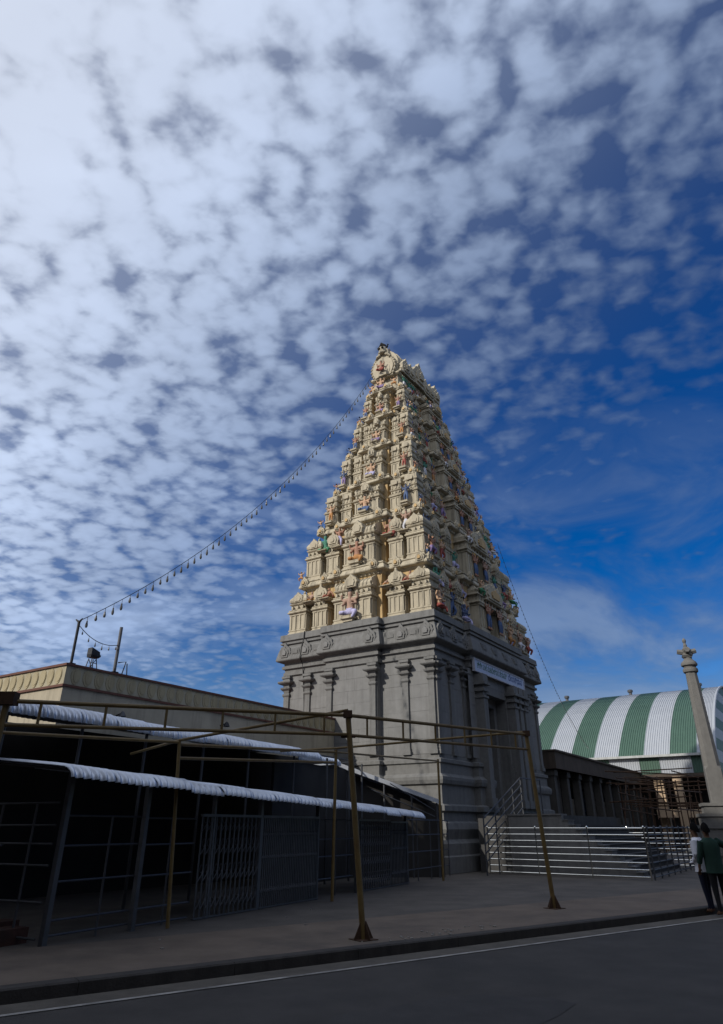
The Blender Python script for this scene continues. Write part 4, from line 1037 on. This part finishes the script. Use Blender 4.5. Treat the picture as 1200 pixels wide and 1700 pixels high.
# ------------------------------------------------------------------ yellow pipe frame over the pavement
yf = thing('pipe_canopy', 'tall yellow pipe canopy frame without cover standing along the pavement', 'canopy', (0, 0, 0))
def ypole(bx, by, tx, ty, tz, r=.05, foot=True):
    obj('pole', MB().tube([(bx, by, 0.0), (tx, ty, tz)], r, 12), YELLOW, yf, smooth=True)
    if foot:
        mb = MB()
        for s in (-1, 1):
            for k in range(2):
                dx, dy = (KD.x, KD.y) if k == 0 else (KN.x, KN.y)
                p0 = Vector((bx, by, 0.012)); d_ = Vector((dx, dy, 0)) * s; w_ = Vector((-dy, dx, 0)) * .006
                tri = [p0 + d_ * .03, p0 + d_ * .19, p0 + d_ * .05 + Vector((0, 0, .24))]
                mb.loft([[q - w_ for q in tri], [q + w_ for q in tri]])
        bs = [(bx + KD.x * i * .17 + KN.x * j * .17, by + KD.y * i * .17 + KN.y * j * .17) for i, j in ((-1, -1), (1, -1), (1, 1), (-1, 1))]
        mb.loft([[(x, y, 0.0) for x, y in bs], [(x, y, 0.012) for x, y in bs]])
        obj('foot_plate', mb, RUST, yf)
    return Vector((tx, ty, tz))
t3 = ypole(-5.25, 10.15, -5.2, 10.2, 3.30)
t1 = ypole(.03, 12.78, -.25, 12.78, 3.46)
t2 = ypole(4.24, 17.35, 4.02, 17.35, 3.66)
q1 = ypole(-3.43, 14.12, -3.6, 14.12, 3.10, .035, False)
q2 = ypole(-.71, 18.95, -.67, 18.95, 3.40, .04, False)
q3 = ypole(2.72, 25.8, 2.73, 25.8, 3.74, .04, False)
def truss(a, b, drop, n, ext=0.0):
    d = (b - a).normalized()
    a2, b2 = a - d * ext, b
    obj('chord', MB().tube([a2, b2], .032, 8), YELLOW, yf, smooth=True)
    obj('chord', MB().tube([a2 - Vector((0, 0, drop)), b2 - Vector((0, 0, drop))], .028, 8), YELLOW, yf, smooth=True)
    for i in range(n):
        p = a + (b - a) * (i + .5) / n
        obj('strut', MB().tube([p, p - Vector((0, 0, drop))], .022, 6), YELLOW, yf)
up = Vector((0, 0, -.06))
truss(t3 + up, t1 + up, .33, 6, 3.0); truss(t1 + up, t2 + up, .34, 6)
t0 = t3 - (t1 - t3) * .9
obj('pole', MB().tube([(t0.x, t0.y, 0), (t0.x, t0.y, t0.z)], .05, 12), YELLOW, yf)
truss(q1 + up, q2 + up, .25, 0); 
obj('chord', MB().tube([q2 + up, q3 + up], .026, 8), YELLOW, yf)
obj('chord', MB().tube([(-7.6, 10.9, 2.99), q1 + Vector((0, 0, -.02))], .028, 8), YELLOW, yf)
obj('cross_pipe', MB().tube([t1 + Vector((0, 0, .03)), q1 + Vector((0, 0, .02)), Vector((-5.0, 15.6, 3.0))], .028, 8), YELLOW, yf)
obj('cross_pipe', MB().tube([t2 + Vector((0, 0, .0)), q2 + Vector((0, 0, .04)), Vector((-2.2, 19.5, 3.42))], .028, 8), YELLOW, yf)
obj('cross_pipe', MB().tube([t3 + Vector((0, 0, .03)), Vector((-7.6, 10.9, 3.03))], .028, 8), YELLOW, yf)
obj('clamp', MB().box(t1.x - .08, t1.y - .08, t1.z - .10, t1.x + .08, t1.y + .08, t1.z + .02), RUST, yf)
obj('clamp', MB().box(t2.x - .08, t2.y - .08, t2.z - .10, t2.x + .08, t2.y + .08, t2.z + .02), RUST, yf)
obj('clamp', MB().box(t3.x - .11, t3.y - .09, t3.z - .12, t3.x + .13, t3.y + .09, t3.z + .06), RUST, yf)
obj('stub', MB().tube([t1 + Vector((-.12, 0, -.42)), t1 + Vector((.14, 0, -.42))], .03, 6), RUST, yf)

# ------------------------------------------------------------------ low building beyond the tower (right)
lo_b = thing('low_building', 'low dark building with a brown roof fascia, between tower and striped hall', 'building', (TC[0], TC[1], 0), TROT)
lb0, lb1 = 14.0, 37.5
obj('wall', MB().box(lb0 + .2, 3.0, -.02, lb1, 9.0, 4.9), LOWWALL, lo_b)
obj('base_wall', MB().box(lb0 + .3, .6, -.02, lb1, 2.998, 1.9), LOWWALL, lo_b)
mb = MB(); mb.loft([[(lb0 - .2, -.4, 5.46), (lb1, -.4, 5.30), (lb1, 9.4, 5.30), (lb0 - .2, 9.4, 5.46)], [(lb0 - .2, -.4, 5.56), (lb1, -.4, 5.40), (lb1, 9.4, 5.40), (lb0 - .2, 9.4, 5.56)]])
obj('roof', mb, BROWNROOF, lo_b)
mb = MB(); mb.loft([[(lb0 - .15, -.3, 4.55), (lb1, -.3, 4.5), (lb1, -.2, 4.5), (lb0 - .15, -.2, 4.55)], [(lb0 - .15, -.3, 5.457), (lb1, -.3, 5.297), (lb1, -.2, 5.297), (lb0 - .15, -.2, 5.457)]])
mb.box(lb0 - .15, -.198, 4.55, lb0 - .05, 9.0, 5.455)
obj('fascia', mb, BROWNROOF, lo_b)
for i in range(11):
    x = lb0 + .3 + i * 2.25
    obj('column', MB().box(x - .2, -.02, -.02, x + .2, .40, 4.5).box(x - .28, -.1, 4.2, x + .28, .48, 4.499), LOWWALL, lo_b)
for i in range(10):
    x = lb0 + .52 + i * 2.25; k_ = (0, 2, 1, 0, 2, 0, 1, 2, 0, 1)[i]
    if k_ == 1: continue
    obj('wall_panel', MB().box(x, .43, 1.9, x + 1.82, .55, 4.45 if k_ == 0 else 3.1), (LOWWALL, mat('dull_board', (.11, .098, .08), .85, var=.3, streak=.5), mat('blue_grey_board', (.075, .08, .095), .7, var=.3))[i % 3], lo_b)
for i in range(9):
    x = lb0 + 1.1 + i * 2.25
    w_ = obj('window', MB().box(x - .1, 2.9, 2.3, x + 1.3, 2.999, 4.2), DARKPIPE, lo_b)
    obj('pane', MB().box(x, 2.86, 2.4, x + .57, 2.899, 4.1).box(x + .63, 2.86, 2.4, x + 1.2, 2.899, 4.1), BLUEWIN, w_)
for i in range(7):
    obj('parapet_panel', MB().box(lb0 + .55 + i * 2.25, .1, 1.0, lb0 + 2.3 + i * 2.25, .2, 2.15), mat('faded_board', (.17, .15, .12), .85, var=.2) if i < 2 else LOWWALL, lo_b)

# bamboo / pipe scaffold in front of the hall
sf = thing('scaffold', 'rusty brown pipe scaffold jumble in front of the striped hall', 'scaffold', (TC[0], TC[1], 0), TROT)
for i in range(5):
    for j in range(3):
        x, y = 22 + i * 2.1, -1.6 - j * 1.7
        obj('upright', MB().tube([(x, y, -.01), (x + random.uniform(-.1, .1), y, 4.3 + random.uniform(-.9, .3))], .035, 6), RUST, sf)
for j in range(3):
    for z in (2.6, 3.6, 4.5): obj('ledger', MB().tube([(21.5, -1.6 - j * 1.7, z + random.uniform(-.2, .2)), (31, -1.6 - j * 1.7, z + random.uniform(-.3, .3))], .04, 6), RUST, sf)
for i in range(5):
    for z in (3.0, 4.0, 4.7): obj('ledger', MB().tube([(22 + i * 2.1, -.8, z + random.uniform(-.2, .2)), (22 + i * 2.1, -5.8, z + random.uniform(-.3, .3))], .04, 6), RUST, sf)
for i in range(6): obj('brace', MB().tube([(22 + i * 1.5, -1.6 - (i % 3) * 1.7, 2.0), (24 + i * 1.3, -1.6 - (i % 3) * 1.7, 4.6)], .035, 6), RUST, sf)

# ------------------------------------------------------------------ striped hall
hall = thing('striped_hall', 'big hall with a barrel roof of green and white corrugated stripes', 'hall', (TC[0], TC[1], 0), TROT)
HB, HZ, HA0 = 34.0, 6.6, -6.2
SW = 1.985; NS = 15
HR, HBC, HZC = 27.534, 52.868, -13.5
A0 = math.asin((HZ - HZC) / HR)
arc = [(HBC - HR * math.cos(A0 + (PI - 2 * A0) * i / 26), HZC + HR * math.sin(A0 + (PI - 2 * A0) * i / 26)) for i in range(27)]
def roof_panel(m, w):
    mb = MB(); ribs = 11; xs = []
    for r_ in range(ribs):
        x = w * r_ / ribs; p_ = w / ribs
        xs += [(x, 0), (x + p_ * .62, 0), (x + p_ * .72, .05), (x + p_ * .9, .05)]
    xs.append((w, 0))
    n = len(xs)
    for k, (b, z) in enumerate(arc):
        b0, z0 = arc[max(k - 1, 0)]; b1, z1 = arc[min(k + 1, len(arc) - 1)]; L_ = math.hypot(b1 - b0, z1 - z0); nb, nz = -(z1 - z0) / L_, (b1 - b0) / L_
        for x, o_ in xs: mb.v.append((b + nb * o_, x, z + nz * o_))
    for k in range(len(arc) - 1):
        for i in range(n - 1):
            mb.f.append([k * n + i + 1, k * n + i, (k + 1) * n + i, (k + 1) * n + i + 1]); mb.m.append(0)
    return mb.mesh('roof_panel', m)
pg, pw_ = roof_panel(HGREEN, SW - .004), roof_panel(HWHITE, SW - .004)
for i in range(NS):
    o = link('roof_panel', pw_ if i % 2 == 0 else pg, hall, (0, -6.75 + i * SW if i else -6.1, 0))
    if i == 0: o.scale = (1, (6.1 - 4.77) / SW, 1)
Y0h, Y1h = -6.1, -6.75 + NS * SW
# end wall of bands, side skirt, gutter
band_n = 9
for i in range(band_n):
    za, zb = HZ - 1.4 + i * .95, HZ - 1.4 + (i + 1) * .95 - .01
    def half(z):
        return math.sqrt(max(0.0, HR * HR - (max(z, HZ) - HZC) ** 2)) - .06
    h0, h1 = half(za), half(zb)
    if h1 < .3: continue
    mb = MB(); y = Y0h + .12
    mb.loft([[(HBC - h0, y, za), (HBC + h0, y, za), (HBC + h0, y + .08, za), (HBC - h0, y + .08, za)], [(HBC - h1, y, zb), (HBC + h1, y, zb), (HBC + h1, y + .08, zb), (HBC - h1, y + .08, zb)]])
    obj('gable_band', mb, HWHITE if i % 2 else HGREEN, hall)
obj('rim', MB().tube([(b, Y0h, z + .02) for b, z in arc], .10, 6), HWHITE, hall)
def skirt_mesh(m, w):
    mb = MB(); ribs = max(4, int(w / .18)); n = 0
    for z in (HZ - 1.32, HZ - .12):
        for r_ in range(ribs):
            x = w * r_ / ribs; p_ = w / ribs
            for xx, o_ in ((x, 0), (x + p_ * .6, 0), (x + p_ * .7, -.035), (x + p_ * .9, -.035)): mb.v.append((HB + .05 + o_, xx, z))
    n = ribs * 4
    for i in range(n - 1): mb.f.append([i + 1, i, n + i, n + i + 1]); mb.m.append(0)
    return mb.mesh('skirt_panel', m)
sw_ = [(1.0, HGREEN), (2.1, HWHITE)]
y = Y0h + .3; i = 0
skm = [skirt_mesh(HGREEN, 1.5), skirt_mesh(HWHITE, 2.35)]
while y < Y1h - 2:
    link('skirt_panel', skm[i % 2], hall, (0, y, 0)); y += (1.52, 2.37)[i % 2]; i += 1
obj('gutter', MB().box(HB - .35, Y0h - .1, HZ - .11, HB + .03, Y1h, HZ + .06), mat('gutter_grey', (.42, .43, .42), .6, streak=.4), hall)
obj('lower_beam', MB().box(HB - .02, Y0h, HZ - 1.55, HB + .3, Y1h, HZ - 1.34), BROWNROOF, hall)
for k in range(7):
    yy = HA0 + .2 + k * 4.5 if k else HA0 + .2
    obj('column', MB().box(HB + .35, yy - .35, -.02, HB + .95, yy + .35, HZ - 1.56), BEIGE, hall)
obj('column', MB().box(HB - .6, -3.35, -.02, HB - .05, -2.75, HZ - 1.57), BEIGE, hall)
obj('ledge_beam', MB().box(HB - .55, -6.0, 2.2, HB + .2, -1.2, 2.75), BEIGE, hall)
obj('back_wall', MB().box(HB + 6, Y0h + .5, -.02, HB + 6.2, Y1h, HZ - 1.4), DARKWALL, hall)
obj('soffit', MB().box(HB + .36, Y0h + .3, HZ - 1.38, HBC + 8, Y1h - .2, HZ - 1.3), BROWNROOF, hall)
vent = MB().lathe([(.16, -.2), (.16, .16), (.26, .2), (.28, .36), (.22, .44), (.05, .48)], 10).box(-.35, -.3, -.5, .35, .3, -.1)
for a_, lab in ((9.02, 'left'), (2.38, 'middle'), (-4.2, 'right')):
    # ventilators stand on the crown of the roof
    obj('ventilator', vent, GREYPIPE, hall, (arc[10][0], a_, arc[10][1] + .1))

# ------------------------------------------------------------------ stone lamp pillar and its pedestal
lpz = thing('stone_pillar', 'tall tapering stone lamp pillar with a cross-shaped cap on a stepped pedestal', 'pillar', tl(12.72, -8.5, 0), TROT + .25)
def sq(hw, z, n4=False):
    return [(-hw, -hw, z), (hw, -hw, z), (hw, hw, z), (-hw, hw, z)]
for i, (hw, z0, z1) in enumerate(((1.75, -.02, .55), (1.45, .552, 1.1), (1.2, 1.102, 1.65), (1.0, 1.652, 2.15), (.8, 2.152, 2.6))):
    obj('pedestal_step', MB().loft([sq(hw, z0), sq(hw, z1 - .14), sq(hw + .07, z1 - .13), sq(hw + .07, z1)]), PILLST, lpz)
def octa(r, z, c=.30): 
    k_ = r * c; return [(-k_, -r, z), (k_, -r, z), (r, -k_, z), (r, k_, z), (k_, r, z), (-k_, r, z), (-r, k_, z), (-r, -k_, z)]
mb = MB().loft([octa(.39, 2.602, .9), octa(.375, 4.1, .9), octa(.37, 4.25, .55), octa(.265, 8.7, .5), octa(.26, 8.75, .5)])
obj('shaft', mb, PILLST, lpz)
obj('neck_ring', MB().lathe([(.29, 8.752), (.36, 8.8), (.38, 8.9), (.36, 8.98), (.30, 9.02), (.31, 9.08), (.40, 9.14), (.41, 9.22), (.36, 9.32), (.25, 9.42), (.2, 9.48), (.2, 9.55)], 14), PILLST, lpz, smooth=True)
mb = MB().loft([sq(.2, 9.552), sq(.26, 9.66), sq(.2, 9.78)])
for dx, dy in ((1, 0), (-1, 0), (0, 1), (0, -1)):
    mb.tube([(dx * .15, dy * .15, 9.84), (dx * .46, dy * .46, 9.9)], [.15, .13], 6)
mb.loft([sq(.17, 9.7), sq(.19, 10.0), sq(.1, 10.12)])
mb.lathe([(.08, 10.1), (.1, 10.2), (.06, 10.32), (.1, 10.42), (.1, 10.5), (.02, 10.6)], 8)
obj('cap', mb, PILLST, lpz)

# ------------------------------------------------------------------ two people at the kerb
def loft_shirt(rings, n=18):
    """rings: (centre x, y, z, rx, ry, fold) - a garment shell with thickness"""
    mb = MB(); out = []
    for cx_, cy_, z, rx, ry, fo in rings:
        out.append([(cx_ + (rx + fo * math.sin(3 * a + z * 9)) * math.cos(a), cy_ + (ry + fo * math.sin(4 * a + 1 + z * 7)) * math.sin(a), z) for a in [2 * PI * k / n for k in range(n)]])
    return mb.loft(out, 0, True, True)
def person(label, loc, rz, shirt, trousers, arm_r, arm_l, lean=.0, stance=.09, step=0.0, hgt=1.0):
    t = thing('person', label, 'person', loc, rz)
    V = []; E = []; Rr = []
    def add(p, r, par=None):
        V.append(p); Rr.append(r)
        if par is not None: E.append((par, len(V) - 1))
        return len(V) - 1
    # body facing -Y; leans with the spine
    lx = lean
    pel = add((0, 0, .93), (.15, .115)); wst = add((lx * .25, 0, 1.08), (.135, .10), pel); ch = add((lx * .6, .0, 1.30), (.165, .115), wst)
    nb_ = add((lx * .8, .01, 1.45), (.07, .065), ch); nk = add((lx * .9, -.01, 1.52), .055, nb_)
    jaw = add((lx, -.035, 1.585), (.062, .068), nk); hd = add((lx, -.015, 1.66), (.078, .092), jaw); add((lx, -.005, 1.725), (.055, .062), hd)
    nose = add((lx, -.118, 1.625), .014, jaw)
    for s in (-1, 1):
        add((lx + s * .086, .0, 1.635), .016, hd)
    for s, arm in ((1, arm_r), (-1, arm_l)):
        sh_ = add((lx * .7 + s * .185, .01, 1.40), .062, ch)
        el = add(arm[0], .046, sh_); wr = add(arm[1], .032, el); pm_ = add(arm[2], (.036, .022), wr)
        d = (Vector(arm[2]) - Vector(arm[1])).normalized(); side = d.cross(Vector((0, 1, .2))).normalized()
        for k in range(4):
            b0 = Vector(arm[2]) + side * (k - 1.5) * .018 + d * .03; L_ = (.05, .058, .055, .042)[k]
            f1 = add(tuple(b0), .0085, pm_); add(tuple(b0 + d * L_ + Vector((0, -.012, -.012))), .0075, f1)
        th = add(tuple(Vector(arm[2]) - d * .02 - side * .038), .010, pm_); add(tuple(Vector(arm[2]) + d * .03 - side * .055), .008, th)
    for s in (-1, 1):
        hp = add((s * .10, .0, .86), .105, pel); kn = add((s * stance, -.015 + s * step * .5, .48), .066, hp); an = add((s * stance * 1.05, .02 + s * step, .09), .042, kn)
        hl = add((s * stance * 1.05, .045 + s * step, .04), .036, an); add((s * stance * 1.15, -.13 + s * step, .028), (.042, .022), an)
    me = skin_mesh(V, E, Rr, 2)
    hx_ = lx
    def f(c):
        if c.z > .10 and c.z < .97: 
            if abs(c.x) < .26: return 1
        if .97 <= c.z < 1.47 and abs(c.x - lx * .6) < .30 and c.z < 1.46: return 2
        return 0
    paint(me, [P_SKIN, trousers, shirt], f)
    body = link('body', me, t, (0, 0, 0), 0, (1, 1, hgt))
    # hair cap
    mb = MB(); rings = []
    for i in range(9):
        a = i / 8 * PI * .5
        rings.append([(lx + (.092 + .003 * math.sin(5 * b + i)) * math.cos(a) ** .8 * math.cos(b), .006 + .108 * math.cos(a) ** .8 * math.sin(b), 1.675 + .122 * math.sin(a) - math.cos(a) * (.045 + .045 * math.sin(b))) for b in [2 * PI * k / 16 for k in range(16)]])
    mb.loft(rings, 0, True, True)
    obj('hair', mb, P_HAIR, t, smooth=True)
    # eyes and brows
    for s in (-1, 1):
        obj('eye', MB().lathe([(.002, -.008), (.011, 0), (.002, .008)], 8, (lx + s * .032, -.102, 1.645)), P_HAIR, t)
    # shirt body hanging loose over the waist
    sb_ = loft_shirt([(lx * .02, .0, .80, .205, .165, .014), (lx * .05, 0, .84, .20, .16, .012), (lx * .2, 0, 1.0, .185, .15, .010), (lx * .4, 0, 1.15, .185, .148, .007), (lx * .6, 0, 1.30, .205, .15, .005), (lx * .72, .005, 1.40, .20, .13, .003), (lx * .8, .005, 1.455, .13, .10, .0), (lx * .85, .0, 1.49, .078, .076, 0)])
    obj('shirt', sb_, shirt, t, smooth=True)
    for s, arm in ((1, arm_r), (-1, arm_l)):
        sh_ = Vector((lx * .7 + s * .165, .01, 1.41)); el = Vector(arm[0]); wr = Vector(arm[1])
        mid = el + (wr - el) * .7
        obj('sleeve', MB().tube([sh_, sh_ + (el - sh_) * .5, el, el + (wr - el) * .35, mid], [.085, .072, .064, .056, .052], 10), shirt, t, smooth=True)
    return t
# man in green, seen from behind, right arm stretched out to the right
person('person in a loose dark green shirt and dark trousers, arm stretched out to the right', (7.80, 17.0, -.109), R(178),
       P_GREEN, P_DARK, ((-.02 + .30, -.03, 1.25), (.30, -.16, 1.08), (.28, -.24, 1.05)) if False else ((.27, -.02, 1.14), (.29, -.12, .92), (.29, -.15, .84)),
       ((-.42, -.10, 1.30), (-.64, -.18, 1.29), (-.72, -.20, 1.29)), lean=.05, stance=.10, step=.05, hgt=1.0)
person('person in a white shirt and navy trousers standing behind the one in green', (7.75, 17.5, -.109), R(215),
       P_WHITE, P_NAVY, ((.24, .06, 1.15), (.20, -.10, .98), (.16, -.17, .96)), ((-.24, .05, 1.14), (-.25, -.12, .96), (-.22, -.2, .94)), lean=.04, stance=.09, step=.04, hgt=1.0)

# ------------------------------------------------------------------ block added out of the picture to the left to shade the street
gh = thing('shade_block', 'tall plain block added out of view on the left to shade the street', 'building', (0, 0, 0), math.atan2(-sh.y, -sh.x) + PI / 2)
# local axes: -Y ... towards the street side; placed by distance along the sun's bearing
def gl(q, d): return (q, d)
GH = 30.0
gx0, gx1 = -22.4, 22.0      # along the facade
wl = mat('added_block_wall', (.17, .15, .125), .85, var=.1, streak=.4)
sgn = 1
# facade line: points p with p . sh = 14 ; local x runs along the perpendicular
obj('wall', MB().box(-18.0, 14.0, -.17, 22.0, 26.0, GH), wl, gh)
obj('roof_slab', MB().box(-18.3, 13.7, GH + .002, 22.05, 26.3, GH + .35), wl, gh)
wm = MB().box(-.7, -.05, 0, .7, 0, 1.5).mesh('window', BLUEWIN)
for fl_ in range(9):
    for k in range(14): link('window', wm, gh, (-16.3 + k * 2.85, 13.998, 1.3 + fl_ * 3.1))
    obj('floor_band', MB().box(-18.05, 13.9, 3.2 + fl_ * 3.1 - .15, 22.03, 13.999, 3.2 + fl_ * 3.1), wl, gh)

# ------------------------------------------------------------------ house blocks added across the street, behind the camera, to cut sky light
for i, (s0, s1, h_, lab) in enumerate(((-34, -3, 19.0, 'long five-storey block added across the street, behind the viewer, to cut sky light'), (-2, 24, 23.0, 'tallest unseen block added across the street, with a flat roof'), (25, 70, 17.0, 'farthest and lowest unseen block added across the street to the right'))):
    c = kp(s0, 25, 0)
    sh_b = thing('sky_blocker', lab, 'building', (c[0], c[1], -.17), math.atan2(-KD.y, -KD.x), 'added sky-blocking houses across the street')
    L_ = s1 - s0
    obj('wall', MB().box(-L_, -12.0 + 12.0 - 0.0 if False else 0, 0, 0, 12, h_) if False else MB().box(-L_, 0, 0, 0, 12, h_), wl, sh_b)
    obj('roof_slab', MB().box(-L_ - .3, -.5, h_ + .002, .3, 12.3, h_ + .3), wl, sh_b)
    for k in range(int(L_ / 3)):
        for f_ in range(int(h_ / 3.4)): link('window', wm, sh_b, (-1.8 - k * 3, -.002, 1.2 + f_ * 3.4))
